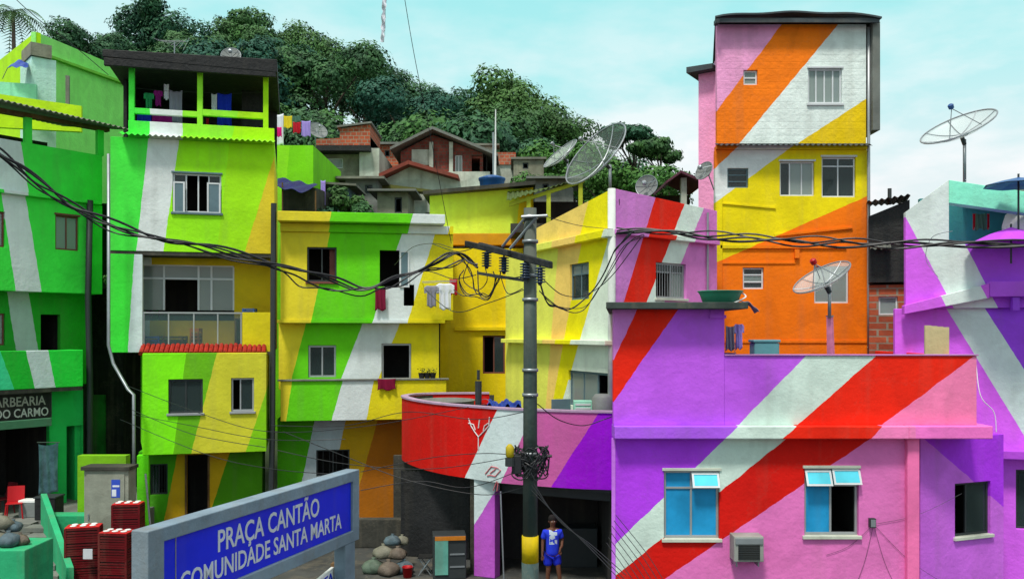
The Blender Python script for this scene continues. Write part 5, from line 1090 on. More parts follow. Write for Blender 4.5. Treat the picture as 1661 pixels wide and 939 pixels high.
cable([(1000, 374, 17.5), (1100, 378, 17), (1200, 385, 16.4), (1300, 391, 15.9), (1400, 394, 15.4), (1520, 396, 15), (1700, 394, 14.5)], .03, 'heavy twisted cable bundle crossing in front of the yellow and orange tower', 4, .055, seed=6)
cable([(748, 420, 17.6), (765, 445, 17.6), (770, 470, 17.6), (785, 480, 17.5), (800, 470, 17.4), (806, 445, 17.3)], .018, 'tight black cable loop under the left end of the cross-arm', 2, .04, seed=7)
cable([(752, 435, 17.6), (745, 460, 17.6), (765, 480, 17.6), (790, 482, 17.5), (806, 462, 17.4), (812, 440, 17.2)], .016, 'second black loop hanging below the insulators', 2, .04, seed=8)
cable([(775, 438, 17.6), (778, 478, 17.5), (795, 482, 17.4), (803, 455, 17.3), (800, 440, 17.3)], .014, 'small inner loop between the first two insulators', seed=9)
cable([(780, 445, 17.5), (820, 452, 17.1), (848, 448, 16.8)], .014, 'short cable running from the insulators to the pole shaft', seed=10)
cable([(770, 397, 17.7), (735, 402, 18.2), (705, 395, 19), (668, 402, 21), (640, 430, 24)], .008, 'thin wire from the cross-arm to the white part of the middle house', seed=11)
for k, q in enumerate([[(215, 665, 25), (300, 700, 21), (365, 715, 19), (430, 725, 18)], [(215, 672, 25), (310, 690, 22), (430, 712, 18), (560, 712, 17.5)], [(205, 625, 25), (330, 672, 21), (440, 700, 19), (600, 690, 18), (760, 660, 17.3)], [(195, 680, 25), (330, 735, 20), (440, 760, 18.5), (560, 770, 18)]]):
    cable(q, .009, ['thin cable from the drainpipe sagging across the lime lower room, the topmost of its fan', 'thin cable crossing just above the bars of the lower room fan', 'long thin cable rising to the red parapet from the left drainpipe', 'lowest thin cable of the fan behind the blue sign'][k], seed=20 + k)
for k, q in enumerate([[(440, 690, 20), (560, 690, 19), (660, 668, 18.5), (770, 680, 17.8), (850, 668, 17)], [(450, 730, 19), (560, 752, 18.5), (700, 760, 18), (850, 738, 17)], [(460, 700, 19.5), (560, 740, 18.5), (660, 778, 18), (780, 802, 17.5), (850, 790, 17)], [(585, 795, 18.2), (680, 780, 18), (760, 790, 17.6), (850, 760, 17)], [(585, 765, 18.4), (700, 742, 18), (790, 735, 17.5), (850, 740, 17)]]):
    cable(q, .010, ['thin cable crossing the top of the red curved parapet', 'thin cable passing low across the red curved parapet', 'sagging cable passing below the red parapet onto the column', 'cable from behind the sign to the lower knot on the pole', 'cable crossing the white band of the parapet into the knot'][k], seed=30 + k)
for k in range(3): cable([(862, 795 - k * 9, 16.6), (905, 838 + k * 2, 15.8), (960, 892 - k * 4, 15), (1015, 950 - k * 9, 14.4)], .008, 'one of the thin slanting service wires fanning from the pole across the dark shop front', seed=40 + k, group='service wires fanning down from the pole')
for k in range(6): cable([(984 + k * 3, 880 - k * 9, 16.9), (1016 + k * 7, 925 - k * 5, 15.8), (1045 + k * 9, 965, 15)], .008, 'one of the thin dark wires running down past the corner of the pink house', seed=50 + k, group='wires at the pink house corner')
cable([(872, 655, 16.8), (905, 680, 17.2), (945, 690, 17.8), (980, 680, 18), (1000, 672, 17.7)], .012, 'thin cable sagging between the pole and the pink house corner', seed=60)
cable([(655, -10, 24), (672, 90, 24.5), (700, 230, 25.5), (732, 395, 26.5)], .012, 'thin dark wire falling from the top edge across the forest to the yellow house', seed=61)
cable([(18, -8, 24), (60, 30, 24.5), (120, 75, 25.5), (176, 122, 26.2)], .012, 'thin dark wire slanting across the sky at the top left', seed=62)
cable([(888, 352, 16.6), (940, 366, 18), (994, 372, 21.5)], .008, 'thin wire from the top bracket of the pole to the corner ledge', seed=63)
for k, (x, y) in enumerate([((1417, 850), (1340, 900)), ((1417, 850), (1560, 800)), ((1417, 850), (1450, 945)), ((1417, 850), (1390, 945)), ((1417, 850), (1530, 945))]):
    a = W7.pp(x[0], x[1], -.06) if True else None; b = W7.pp(y[0], y[1], -.065); c = a.lerp(b, .5) + Vector((0, 0, -.12)); o = obj('wall_wire', MB().tube(smoothpts([a, c, b]), .0035, 5), M['darkframe']); tag(o, ['thin wall wire from the electrical box down to the left', 'thin wall wire from the electrical box up to the purple window', 'thin wall wire dropping to the right below the electrical box', 'thin wall wire dropping to the left below the electrical box', 'thin wall wire running low to the right of the electrical box'][k], 'cable', 'wires at the electrical box')
cable([(1545, 375, 19.2), (1512, 385, 19.6), (1502, 420, 19.8), (1522, 450, 19.7)], .008, 'thin pale wire on the white gable of the purple house', m='steel', seed=70)
cable([(1582, 575, 19.3), (1590, 640, 19.0), (1612, 668, 19.0), (1616, 700, 19.0)], .012, 'pale hose hanging down the purple wall right of the parapet', m='whiteplastic', seed=71)
# tangled knot half way up the pole
kn = thing('cable_knot', (pc.x, pc.y - .2, pz(770)), 'tangled black knot of cable and fittings tied round the pole above the yellow band', 'cable knot'); rnd = random.Random(9)
for k in range(14):
    pts = []; a0 = rnd.random() * 6.28
    for i in range(9): a = a0 + i * .9; r = .2 + rnd.random() * .14; pts.append(Vector((pc.x + math.cos(a) * r * 1.1, pc.y + math.sin(a) * r, pz(rnd.uniform(722, 775)))))
    obj('coil', MB().tube(smoothpts(pts, 4), .014, 5), M['rubber'], kn)
obj('splice_box', MB().box(pc.x - .36, pc.x - .17, pc.y - .3, pc.y - .1, pz(765), pz(735)), M['rubber'], kn, bevel=.02); obj('arm', MB().tube([Vector((pc.x - .3, pc.y - .1, pz(742))), Vector((pc.x + .42, pc.y - .1, pz(738)))], .03, 6), M['rubber'], kn)
kt = thing('kite_tail', P(622, 70, 23), 'tattered white kite tail dangling on a wire against the sky', 'kite'); 
def kf(a, b): return P(624 - 4 * (1 - b) + (a - .5) * (6 + 3 * math.sin(b * 23) * math.sin(b * 7)), 68 - 76 * b, 23) + Vector((0, .06 * math.sin(b * 20 + a * 3), 0)), Vector((0, -1, 0))
obj('streamer', MB().sheet(kf, 3, 40, .006), M['clothwhite'], kt); obj('string', MB().tube([P(624, 60, 23.02), P(626, -12, 23.02)], .006, 4), M['steel'], kt)

# ------------------------------------------------------------------ satellite dishes and antennas
meshm = None
def meshmat(name, col, alpha):
    m, n, b = newmat(name); b.inputs['Base Color'].default_value = col; b.inputs['Roughness'].default_value = .5; b.inputs['Metallic'].default_value = .3; b.inputs['Alpha'].default_value = alpha; return m
M['dmesh'] = meshmat('dish_mesh', S(200, 210, 206), .28); M['dmesh2'] = meshmat('dish_mesh_dark', S(120, 136, 126), .2); M['dsolid'] = mat('dish_grey', S(120, 126, 124), .6)
def dish(px, py, Y, R_, axis, m, label, base, feed='steel', ribs=8, depth=.26, thick=.02, prad=.035):
    c = P(px, py, Y); t = local('satellite_dish', c, label, 'satellite dish', 'satellite dishes on the roofs'); ax = Vector(axis).normalized(); q = ax.to_track_quat('Z', 'Y').to_matrix()
    rot = lambda b: MB().add([q @ v for v in b.v], b.f)
    D = R_ * depth; prof = [(R_ * k / 8 + .001, D * ((k / 8) ** 2)) for k in range(9)]; pr = prof + [(r, z - thick) for r, z in reversed(prof)]
    obj('reflector', rot(MB().lathe(pr, n=32, closed=False)), m, t, smooth_=True)
    rim = [Vector((R_ * math.cos(k * .19634954), R_ * math.sin(k * .19634954), D)) for k in range(33)]; obj('rim', rot(MB().tube(rim, R_ * .018 + .004, 5, cap=False)), M['steel'], t)
    for k in range(ribs):
        a = 6.28318 * k / ribs; obj('rib', rot(MB().tube([Vector((r * math.cos(a), r * math.sin(a), z + .008)) for r, z in prof], R_ * .011 + .003, 4)), M['steel'], t)
    f = R_ * .85; fd = obj('feed_horn', rot(MB().lathe([(.02, f - .06), (.06, f - .04), (.07, f + .05), (.03, f + .08)], n=10)), M[feed], t)
    for k in range(1 if R_ < .5 else 3):
        a = 2.1 * k + .5; r0 = R_ * .55 if R_ >= .5 else R_ * .9; obj('feed_arm', rot(MB().tube([Vector((r0 * math.cos(a), r0 * math.sin(a), D * (r0 / R_) ** 2)), Vector((0, 0, f - .04))], .011, 5)), M['steel'], t)
    b = P(*base) - c; s = -ax * (D * .6 + .12); obj('mount', MB().tube([-ax * .01, s], .05, 8), M['darkframe'], t); obj('mast', MB().tube([s + Vector((0, 0, .12)), Vector((s.x, s.y, b.z))], prad, 8) if len(base) == 3 and abs(b.x) < 9 and prad > .03 else MB().tube([s, b], .02, 6), M['steel'], t, smooth_=True)
    return t
pp_ = P(1348, 578, 17.9)
dish(1338, 460, 17.75, .61, (-.52, -.2, .84), M['dmesh'], 'grey mesh dish with red feed on the pink post in front of the orange wall', (1345, 516, 17.9), feed='redplastic')
pst = thing('pink_post', (pp_.x, pp_.y, 4.5), 'leaning pink concrete post carrying the mesh dish behind the banded parapet', 'post'); obj('post', MB().tube([(pp_.x + .03, pp_.y, 4.5), P(1346, 514, 17.9)], .1, 4, r2=.075), mat('post_pink', S(238, 140, 180), .85), pst, bevel=.01); obj('bolt_plate', MB().box(*[v for p in [P(1346, 514, 17.9)] for v in (p.x - .06, p.x + .06, p.y - .06, p.y + .06, p.z + .002, p.z + .03)]), M['steel'], pst)
dish(1559, 219, 21, .87, (-.46, -.26, .84), M['dmesh'], 'pale mesh dish with blue feed standing against the sky at the upper right', (1567, 298, 21.3), feed='blueplastic', prad=.04)
dish(914, 256, 30, .72, (-.64, -.3, .72), M['dmesh'], 'smaller pale mesh dish on a thin mast above the lime-posted lean-to', (922, 292, 30.3))
dish(978, 262, 27, 1.22, (-.70, -.42, .58), M['dmesh2'], 'largest dark mesh dish rising behind the corner of the yellow and pink house', (990, 320, 27.6), prad=.05, depth=.3)
dish(1144, 279, 25.7, .3, (-.7, -.55, .4), M['dsolid'], 'small solid grey dish fixed to the pink side of the tower', (1158, 308, 26.0), prad=.02)
dish(1050, 303, 23.2, .30, (-.4, -.8, .2), M['dsolid'], 'small solid grey dish on the roof edge above the red band', (1054, 322, 23.4))
dish(375, 93, 29.5, .33, (.15, -.85, .4), M['dsolid'], 'small round dish on the black roof of the green terrace house', (377, 104, 29.6))
dish(514, 214, 44, .5, (.5, -.7, .5), M['dsolid'], 'dull round dish between the washing lines and the brick house', (516, 240, 44.3))
ms = thing('antenna_mast', P(803, 310, 44), 'tall thin white antenna mast in front of the forest', 'antenna'); obj('mast', MB().tube([P(803, 310, 44), P(804, 178, 44)], .07, 6, r2=.03), M['whiteplastic'], ms); obj('sleeve', MB().tube([P(800, 215, 44), P(800.5, 300, 44)], .05, 6), M['steel'], ms)
yg = thing('roof_antenna', P(283, 98, 29), 'spiky television antenna on the black roof of the green terrace house', 'antenna'); obj('mast', MB().tube([P(283, 102, 29), P(283, 68, 29)], .02, 6), M['steel'], yg); obj('boom', MB().tube([P(256, 66, 29), P(302, 68, 28.4)], .012, 5), M['steel'], yg)
for k in range(9): c = P(256, 66, 29).lerp(P(302, 68, 28.4), k / 8); l = .34 - .025 * k; obj('element', MB().tube([c + Vector((-l * .3, -l, -.04 * k)), c + Vector((l * .3, l, .02 * k))], .006, 4), M['steel'], yg)

# ------------------------------------------------------------------ square name sign
WN_ = W(240, 14 / 1.437, 572, 14.0)
def sgn(px, py, w=0): return WN_.uz(px, py, w)
uE0, uE1 = WN_.u(240), WN_.u(583); zT = WN_.z(572, 764); zPt = WN_.z(572, 781); zPb = WN_.z(572, 861); zFb = WN_.z(572, 879)
sg = thing('square_sign', WN_.pt(uE0, 0), 'big blue sign in a grey concrete frame naming the square in white capitals', 'sign')
conc = mat('sign_concrete', S(126, 146, 160), .85, 0, .3, .4, .3)
uP0, uP1 = WN_.u(267), WN_.u(573)
fr = MB(); fr.panel(WN_, uE0, uE1, zFb, zT, [(uP0, uP1, zPb, zPt)], .24, 0); obj('frame', fr, conc, sg, bevel=.012)
obj('panel', MB().wb(WN_, uP0 + .002, uP1 - .002, zPb + .002, zPt - .002, -.12, -.045), mat('sign_blue', S(14, 44, 225), .45, 0, .15, .15, .04), sg)
for x0, x1 in ((240, 266), (561, 577)): obj('leg', MB().wb(WN_, WN_.u(x0) + .004, WN_.u(x1), 0, zFb - .001, -.22, -.01), conc, sg, bevel=.012)
lt = mat('sign_white', S(205, 212, 220), .6, 0, .1, .15, .03)
z1 = (WN_.z(360, 892) + WN_.z(520, 838)) / 2; c1 = (WN_.z(360, 866) - WN_.z(360, 893))
text('PRAÇA CANTÃO', WN_, WN_.u(358), WN_.u(521.5), z1, .27, -.044, lt, sg)
text('COMUNIDADE SANTA MARTA', WN_, WN_.u(297), WN_.u(557.5), (WN_.z(430, 904) + WN_.z(550, 862)) / 2, .235, -.044, lt, sg)
obj('joint_seam', MB().wb(WN_, WN_.u(289), WN_.u(290.5), zPb + .003, zPt - .003, -.044, -.040), M['steel'], sg)
ps = thing('small_notice', WN_.pt(WN_.u(530), 0, -.5), 'small white notice with blue letters standing behind the right leg of the big sign', 'notice'); WQ2 = W(505, 12.9, 560, 14.5)
obj('board', MB().wb(WQ2, WQ2.u(512), WQ2.u(542), 1.5, WQ2.z(542, 919), -.05, 0), M['whiteplastic'], ps); obj('post', MB().wb(WQ2, WQ2.u(542) + .003, WQ2.u(546), 0, WQ2.z(542, 914), -.06, .02), M['wood'], ps)
text('TA', WQ2, WQ2.u(524), WQ2.u(540), WQ2.z(540, 941), .15, .002, M['clothblue'], ps)
# ------------------------------------------------------------------ things on roofs and terraces
t = thing('green_basin', P(1163, 497, 18.9), 'large round green plastic basin on the slab roof in front of the tower', 'basin'); c = Vector((P(1163, 497, 18.9).x, 18.6, zs + .052)); r = .47
obj('tub', MB().lathe([(.36, 0), (r - .04, .2), (r, .26), (r + .02, .27), (r + .02, .285), (r - .02, .285), (r - .06, .2), (.34, .02)], c=c, n=28, closed=True), mat('green_plastic', S(60, 150, 120), .4, 0, .3, .3, .1), t, smooth_=True)
obj('rope_handle', MB().tube(smoothpts([c + Vector((.47, -.02, .24)), c + Vector((.52, -.12, .16)), c + Vector((.36, -.25, .08)), c + Vector((.2, -.38, .02))], 5), .015, 6), M['whiteplastic'], t)
W7b = W7
t = simple('rag', MB().sheet(lambda a, b: (W7.pt(W7.u(1200 + 26 * a), zs + .075 - .22 * a * a + .015 * math.sin(a * 11 + b * 4), -.1 + .35 * b), Vector((0, 0, 1))), 12, 5, .012), M['clothgrey'], 'grey rag draped off the right end of the slab roof', 'rag')
cloth('garment', W7, 1177, 528, 1192, 568, -.9, M['clothgrey'], 'grey shirt hung in the shade under the slab roof', 'towel'); cloth('garment', W7, 1190, 524, 1207, 566, -1.0, M['clothlav'], 'lavender shirt hung in the shade beside the grey one', 'shirt')
zter = zl1 + .12
def bucket(c, r, hh, m, label, name='bucket', handle=True, group=None):
    t = local(name, c, label, name.replace('_', ' '), group); obj('tub', MB().lathe([(r * .78, 0), (r * .98, hh), (r * 1.06, hh), (r * 1.06, hh + .015), (r * .9, hh + .015), (r * .72, .03)], n=18), m, t, smooth_=True)
    if handle: obj('handle', MB().tube([Vector((r * math.cos(a) , r * .25 * math.sin(a), hh + r * .9 * math.sin(a))) for a in [math.pi * k / 8 for k in range(9)]], .008, 5), M['steel'], t)
    return t
p = W7.pp(1181, 576, -1.1); bucket((p.x, p.y, ztp - .22), .16, .24, M['blueplastic'], 'blue bucket in the shade below the slab roof'); 
simple('shelf_ledge', MB().wb(W7, u7a := W7.u(1178), W7.u(1290), ztp - .3, ztp - .24, -1.6, -.6).wb(W7, W7.u(1178), W7.u(1182), zter, ztp - .302, -1.2, -1.1).wb(W7, W7.u(1284), W7.u(1288), zter, ztp - .302, -1.2, -1.1), M['concrete'], 'low concrete shelf behind the banded parapet', 'shelf')
t = local('storage_box', (W7.pt(0, 0, -1.0).x + W7.u(1263), W7.pt(0, 0, -1.0).y, ztp - .238), 'grey-blue plastic storage box standing behind the parapet by the orange wall', 'box')
obj('body', MB().box(-.27, .27, -.2, .2, 0, .5), mat('greyblue_plastic', S(92, 150, 158), .5, 0, .2, .3, .1), t, bevel=.03); obj('lid', MB().box(-.29, .29, -.22, .22, .502, .56), bpy.data.materials['greyblue_plastic'], t, bevel=.015)
for k in range(4):
    x0 = 1537 + k * 11; a = W7.u(x0); simple('plank', MB().wb(W7, a, a + .13, zter, W7.z(1555, 527 + k), -1.0 - .02 * k, -.95 - .02 * k), mat('plank_beige', S(196, 186, 140), .85) if k == 0 else bpy.data.materials['plank_beige'], ['beige board leaning behind the parapet, the leftmost of four', 'second beige board from the left behind the parapet', 'third beige board from the left behind the parapet', 'rightmost beige board behind the parapet'][k], 'board', 'boards leaning on the purple house')
# roof terrace of the rounded house
zf = 3.5
def at(px, Y, z): p = P(px, HY, Y); return Vector((p.x, Y, z))
c = at(722, 24.9, zf); t = thing('round_tank', c, 'wide round open water tank inside the red parapet', 'water tank'); obj('tank_wall', MB().lathe([(.82, 0), (.84, .84), (.88, .86), (.86, .88), (.8, .88), (.78, .7)], c=c, n=30), M['concrete'], t, smooth_=True); obj('water', MB().lathe([(.78, .70), (.02, .705)], c=c, n=30), mat('tank_water', S(70, 110, 96), .15, 0, .3, .3, .05), t)
def tarp(name, px0, px1, y0, y1, z, m, label, amp=.16):
    def fn(a, b): q = at(px0, y0, z).lerp(at(px1, y0, z), a); return Vector((q.x, y0 + (y1 - y0) * b, z + amp * abs(math.sin(a * 7 + 1) * math.cos(b * 5)) + .07 * math.sin(a * 23 + b * 11))), Vector((0, 0, 1))
    return simple(name, MB().sheet(fn, 30, 16, .015), m, label, 'tarpaulin')
t = tarp('blue_tarpaulin', 790, 846, 22.6, 24.8, zf + .75, M['bluetarp'], 'crumpled blue tarpaulin over a heap on the terrace left of the pole')
simple('heap_table', MB().box(*(lambda a, b: (a.x, b.x))(at(795, 23.6, 0), at(842, 23.6, 0)), 22.9, 24.4, zf, zf + .74), M['dirty'], 'masonry block under the blue tarpaulin on the terrace', 'block', bevel=.03)
bucket(at(786, 23.0, zf + .55), .15, .36, M['redplastic'], 'red bucket on the terrace beside the dark pipe'); simple('plinth', MB().lathe([(.3, 0), (.3, .545)], c=at(786, 23.0, zf), n=16), M['concrete'], 'round concrete plinth carrying the red bucket', 'plinth')
t = simple('sack', MB().lathe([(.02, .42), (.1, .4), (.2, .3), (.26, .14), (.22, .02), (.05, 0)][::-1], c=at(803, 22.3, zf + .45), n=14), M['clothwhite'], 'white sack slumped by the red bucket on the terrace', 'sack', smooth_=True)
simple('dark_vent_pipe', MB().tube([at(776, 22.9, zf), at(776, 22.9, pz(618, 22.9))], .09, 10).tube([at(776, 22.9, pz(616, 22.9)), at(776, 22.9, pz(600, 22.9))], .04, 8), M['darkframe'], 'dark vent pipe rising from the terrace by the red bucket', 'pipe')
gc = 'crates on the terrace right of the pole'
crate('bottle_crate', at(884, 22.2, zf + .42), .6, .4, .32, mat('yellow_plastic', S(214, 178, 20), .5, 0, .2, .25, .05), 'yellow plastic crate on the terrace just right of the pole', group=gc); crate('bottle_crate', at(886, 22.2, zf), .64, .44, .4, mat('orange_plastic2', S(220, 110, 20), .5), 'orange plastic crate under the yellow one', group=gc)
crate('bottle_crate', at(909, 22.0, zf + .40), .34, .36, .26, M['redplastic'], 'small red crate between the yellow crate and the red tub', group=gc); crate('bottle_crate', at(909, 22.0, zf), .36, .4, .38, M['blueplastic'], 'blue crate beneath the small red one', group=gc)
bucket(at(940, 21.9, zf + .56), .19, .16, M['redplastic'], 'low red tub on the terrace parapet end', name='tub', handle=False); simple('cabinet', MB().box(at(925, 21.9, 0).x, at(955, 21.9, 0).x, 21.8, 22.3, zf, zf + .555), M['bluegrey'], 'low blue-grey cupboard under the red tub', 'cabinet', bevel=.01)
t = local('water_filter', at(978, 22.1, zf), 'pale grey tank on dark stand in the terrace corner by the pink house', 'water tank'); obj('tank_body', MB().lathe([(.25, .55), (.28, .6), (.28, 1.15), (.2, 1.24)], n=18), M['dsolid'], t, smooth_=True); obj('stand', MB().box(-.25, .25, -.2, .2, 0, .54), M['darkframe'], t)
t = local('wall_cupboard', at(910, 22.9, zf), 'blue-grey door panel standing open under the ledge right of the pole', 'door panel', rz=.3); obj('leaf', MB().box(-.27, .27, -.02, .02, 0, 1.05), M['bluegrey'], t, bevel=.01); obj('rail', MB().box(-.27, .27, -.035, -.022, .5, .56), M['alu'], t)
t = local('mint_shelf', at(945, 22.8, zf), 'mint coloured louvred cupboard beside the blue-grey door panel', 'cupboard'); obj('body', MB().box(-.24, .24, -.15, .15, 0, 1.02), mat('mint_cup', S(150, 215, 190), .7), t, bevel=.01)
g = MB()
for k in range(9): g.box(-.2, .2, -.165, -.152, .1 + k * .1, .15 + k * .1)
obj('slats', g, M['whiteframe'], t)

# painted and scratched marks on the curved parapet
wm = mat('white_scrawl', S(214, 214, 214), .8); rm_ = mat('red_scrawl', S(214, 110, 120), .8)
def on_wall(px, py):    # point on the outer face of the curved parapet
    best = None
    for i in range(len(crv) - 1):
        a, b = crv[i], crv[i + 1]; k = (px - CX) / F; den = (b.x - a.x) - k * (b.y - a.y)
        if abs(den) < 1e-6: continue
        t = (k * a.y - a.x) / den
        if -.01 <= t <= 1.01:
            q = a + (b - a) * t
            if best is None or q.y < best.y: best = q
    return Vector((best.x, best.y - .018, H - (py - HY) * best.y / F))
def scrawl(lines, m, r, name, label):
    b = MB()
    for l in lines: b.tube([on_wall(*p) for p in l], r, 5)
    return tag(obj(name, b, m), label, 'graffiti', 'marks on the rounded parapet')
scrawl([[(760, 678), (764, 690), (770, 700), (776, 708), (776, 728)], [(794, 676), (793, 690), (786, 698), (776, 708)], [(760, 686), (768, 688), (771, 697)], [(792, 686), (786, 690), (784, 698)], [(778, 680), (776, 694)]], wm, .016, 'white_bracket', 'white branching cable bracket on the red part of the rounded parapet')
scrawl([[(787, 768), (797, 756), (806, 758), (812, 762), (803, 772), (795, 770), (790, 771)], [(795, 767), (804, 760)], [(800, 795), (806, 780)], [(806, 796), (808, 782)]], rm_, .014, 'red_scribble', 'faint red scribble on the white band of the rounded parapet')

# ------------------------------------------------------------------ bottom left: stairs, walls, cabinet, crates
zP = .95
simple('shop_platform', MB().box(P(-120, 0, 25).x, P(62, 0, 24.6).x, 24.2, 30, 0, zP).box(P(62, 0, 24.6).x + .001, P(212, 0, 25).x, 24.6, 30, 0, zP), M['concrete'], 'raised concrete platform in front of the barber shop', 'platform')
st = thing('stairs', P(68, 900, 22.5), 'dark concrete stairs climbing from the square to the barber shop', 'stairs'); n = 7
for k in range(n):
    y = 21.0 + (24.2 - 21.0) * k / n; xa = P(38, 0, y).x; xb = P(98 - 4.5 * k, 0, y).x; obj('step', MB().box(xa, xb, y + .003, 24.195, zP * k / n + .002, zP * (k + 1) / n), M['concrete'], st, bevel=.015)
mint = mat('mint_wall_paint', S(46, 170, 116), .85, 0, .3, .35, .25)
simple('stair_parapet', MB().prism([P(110, 0, 20.6) * Vector((1, 1, 0)) + Vector((0, 0, 0)) if False else Vector((P(108, 0, 20.6).x, 20.6, 0)), Vector((P(66, 0, 24.2).x, 24.2, 0)), Vector((P(66, 0, 24.2).x, 24.2, P(60, 800, 24.2).z)), Vector((P(108, 0, 20.6).x, 20.6, P(105, 920, 20.6).z))], (.16, .03, 0)), mint, 'sloping mint green parapet beside the stairs', 'wall', bevel=.01)
simple('mint_planter_wall', MB().box(P(82, 0, 24).x, P(205, 0, 24).x, 23.7, 24.19, 0, P(100, 836, 23.7).z), mint, 'low mint green wall between the stairs and the red crates', 'wall', bevel=.015)
simple('front_mint_wall', MB().box(P(-80, 0, 19).x, P(40, 0, 19).x, 19, 20.2, 0, P(20, 892, 19).z), mint, 'solid mint green wall in the bottom left corner', 'wall', bevel=.02)
bagm = [mat('bag_a', S(120, 120, 104), .6, 0, .4, .3, .4, scale=4), mat('bag_b', S(84, 104, 112), .6, 0, .4, .3, .4, scale=4), mat('bag_c', S(108, 98, 86), .6, 0, .4, .3, .4, scale=4)]  # bag tones darkened to carry the shade on the heap
def bag(c, r, m, label, group):
    rnd = random.Random(int(c[0] * 977)); b = MB(); n, k = 18, 9; prof = [(0.02, 0), (.7, .02), (1, .25), (.98, .55), (.75, .85), (.35, 1.05), (.12, 1.15), (.2, 1.3), (.02, 1.28)]; ph = rnd.random() * 6
    vs = []
    for (q, z) in prof:
        for i in range(n): a = 6.28318 * i / n; w_ = 1 + .12 * math.sin(3 * a + ph + z * 3) + .08 * math.sin(7 * a + ph * 2 + z * 2) + rnd.uniform(-.09, .09); vs.append((c[0] + r * q * w_ * math.cos(a), c[1] + r * q * w_ * .8 * math.sin(a), c[2] + r * z * 1.05))
    fs = [(i * n + j, i * n + (j + 1) % n, (i + 1) * n + (j + 1) % n, (i + 1) * n + j) for i in range(k - 1) for j in range(n)] + [tuple(range(n))[::-1], tuple((k - 1) * n + j for j in range(n))]
    b.add(vs, fs); return simple('rubbish_bag', b, m, label, 'bag', group, smooth_=True)
zw = P(20, 892, 19).z + .002; gb = 'bags on the corner wall'
for k, (px, Y, dz, r) in enumerate(((-8, 19.4, 0, .3), (14, 19.35, 0, .26), (33, 19.5, 0, .2), (2, 19.5, .36, .26), (22, 19.6, .28, .2))): bag(at(px, Y, zw + dz), r, bagm[k % 3], ['pale bag half cut off at the left end of the corner wall', 'blue-grey bag in the middle of the corner wall', 'small tan bag at the right end of the corner wall', 'pale bag lying on top of the left bags', 'small blue-grey bag lying on top at the right'][k], gb)
# electrical cabinet
cx = P(173, 0, 23.2).x; zc1 = P(173, 762, 23.2).z; t = local('electrical_cabinet', (cx, 23.4, 0), 'tall grey masonry meter cabinet with a small blue poster on its door', 'cabinet'); hw = 36 * 23.2 / F
obj('body', MB().box(-hw, hw, -.22, .25, 0, zc1), mat('cabinet_grey', S(146, 150, 136), .8, 0, .4, .5, .2), t, bevel=.01); obj('cap', MB().box(-hw - .06, hw + .06, -.3, .28, zc1 + .002, zc1 + .1), M['dconcrete'], t, bevel=.01)
d = obj('door', MB().box(-hw + .07, hw - .1, -.245, -.222, .3, zc1 - .1), bpy.data.materials['cabinet_grey'], t, bevel=.006); obj('handle', MB().box(-hw + .12, -hw + .15, -.27, -.247, 1.3, 1.45), M['steel'], d)
q = 23.2 / F; po = obj('poster', MB().box(9 * q, 23 * q, -.252, -.247, P(0, 806, 23.2).z, P(0, 777, 23.2).z), mat('poster_blue', S(50, 80, 190), .6), t); obj('poster_print', MB().box(10 * q, 17 * q, -.256, -.253, P(0, 804, 23.2).z, P(0, 793, 23.2).z).box(11 * q, 22 * q, -.256, -.253, P(0, 789, 23.2).z, P(0, 786, 23.2).z), M['clothwhite'], po)
simple('lime_parapet', MB().box(P(134, 0, 24.6).x, P(212, 0, 24.6).x, 24.3, 24.58, 0, P(0, 737, 24.5).z), paint('dull_lime', S(120, 180, 20), []), 'dull lime wall standing behind the meter cabinet', 'wall', bevel=.01)
simple('conduit', MB().tube([at(236, 24.6, P(0, 768, 24.6).z), at(248, 24.6, 0.02)], .03, 6), M['steel'], 'thin slanting conduit leaning on the lime column', 'pipe')
# red crates in stacks
shade_red = mat('shaded_crate_red', S(104, 10, 20), .5, 0, .3, .3, .05)  # crate red darkened: shade on the sides is mixed into the colour
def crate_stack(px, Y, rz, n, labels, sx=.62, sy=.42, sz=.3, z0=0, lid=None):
    for k in range(n): crate('bottle_crate', at(px, Y, z0 + k * (sz + .006)), sx, sy, sz, shade_red, labels[k], 'crate', 'red bottle crates stacked by the big sign', rz, 3, lid if k == n - 1 else None)
nm = ['bottom', 'second', 'third', 'fourth', 'fifth', 'topmost']
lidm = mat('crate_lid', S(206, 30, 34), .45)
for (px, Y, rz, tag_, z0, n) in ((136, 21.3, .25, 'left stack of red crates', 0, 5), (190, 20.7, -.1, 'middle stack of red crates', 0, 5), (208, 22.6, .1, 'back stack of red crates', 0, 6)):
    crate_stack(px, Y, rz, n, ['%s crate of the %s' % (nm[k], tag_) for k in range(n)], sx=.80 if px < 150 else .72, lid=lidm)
    for a in range(3):
        for b in range(2):
            c = at(px, Y, z0 + n * .306 + .036) + Vector((math.cos(rz) * (a - 1) * .22 - math.sin(rz) * (b - .5) * .18, math.sin(rz) * (a - 1) * .22 + math.cos(rz) * (b - .5) * .18, 0))
            simple('bottle_cap_cover', MB().lathe([(.07, 0), (.075, .012), (.06, .02)], c=c, n=14), M['whiteplastic'], 'round white cap on the lid of the ' + tag_, 'cap', 'white caps on the crate lids')
pl = simple('paper_label', MB().box(P(137, 0, 21).x, P(152, 0, 21).x, 20.93, 20.95, P(0, 905, 21).z, P(0, 889, 21).z), M['clothwhite'], 'small white paper stuck on the left stack of red crates', 'paper label')
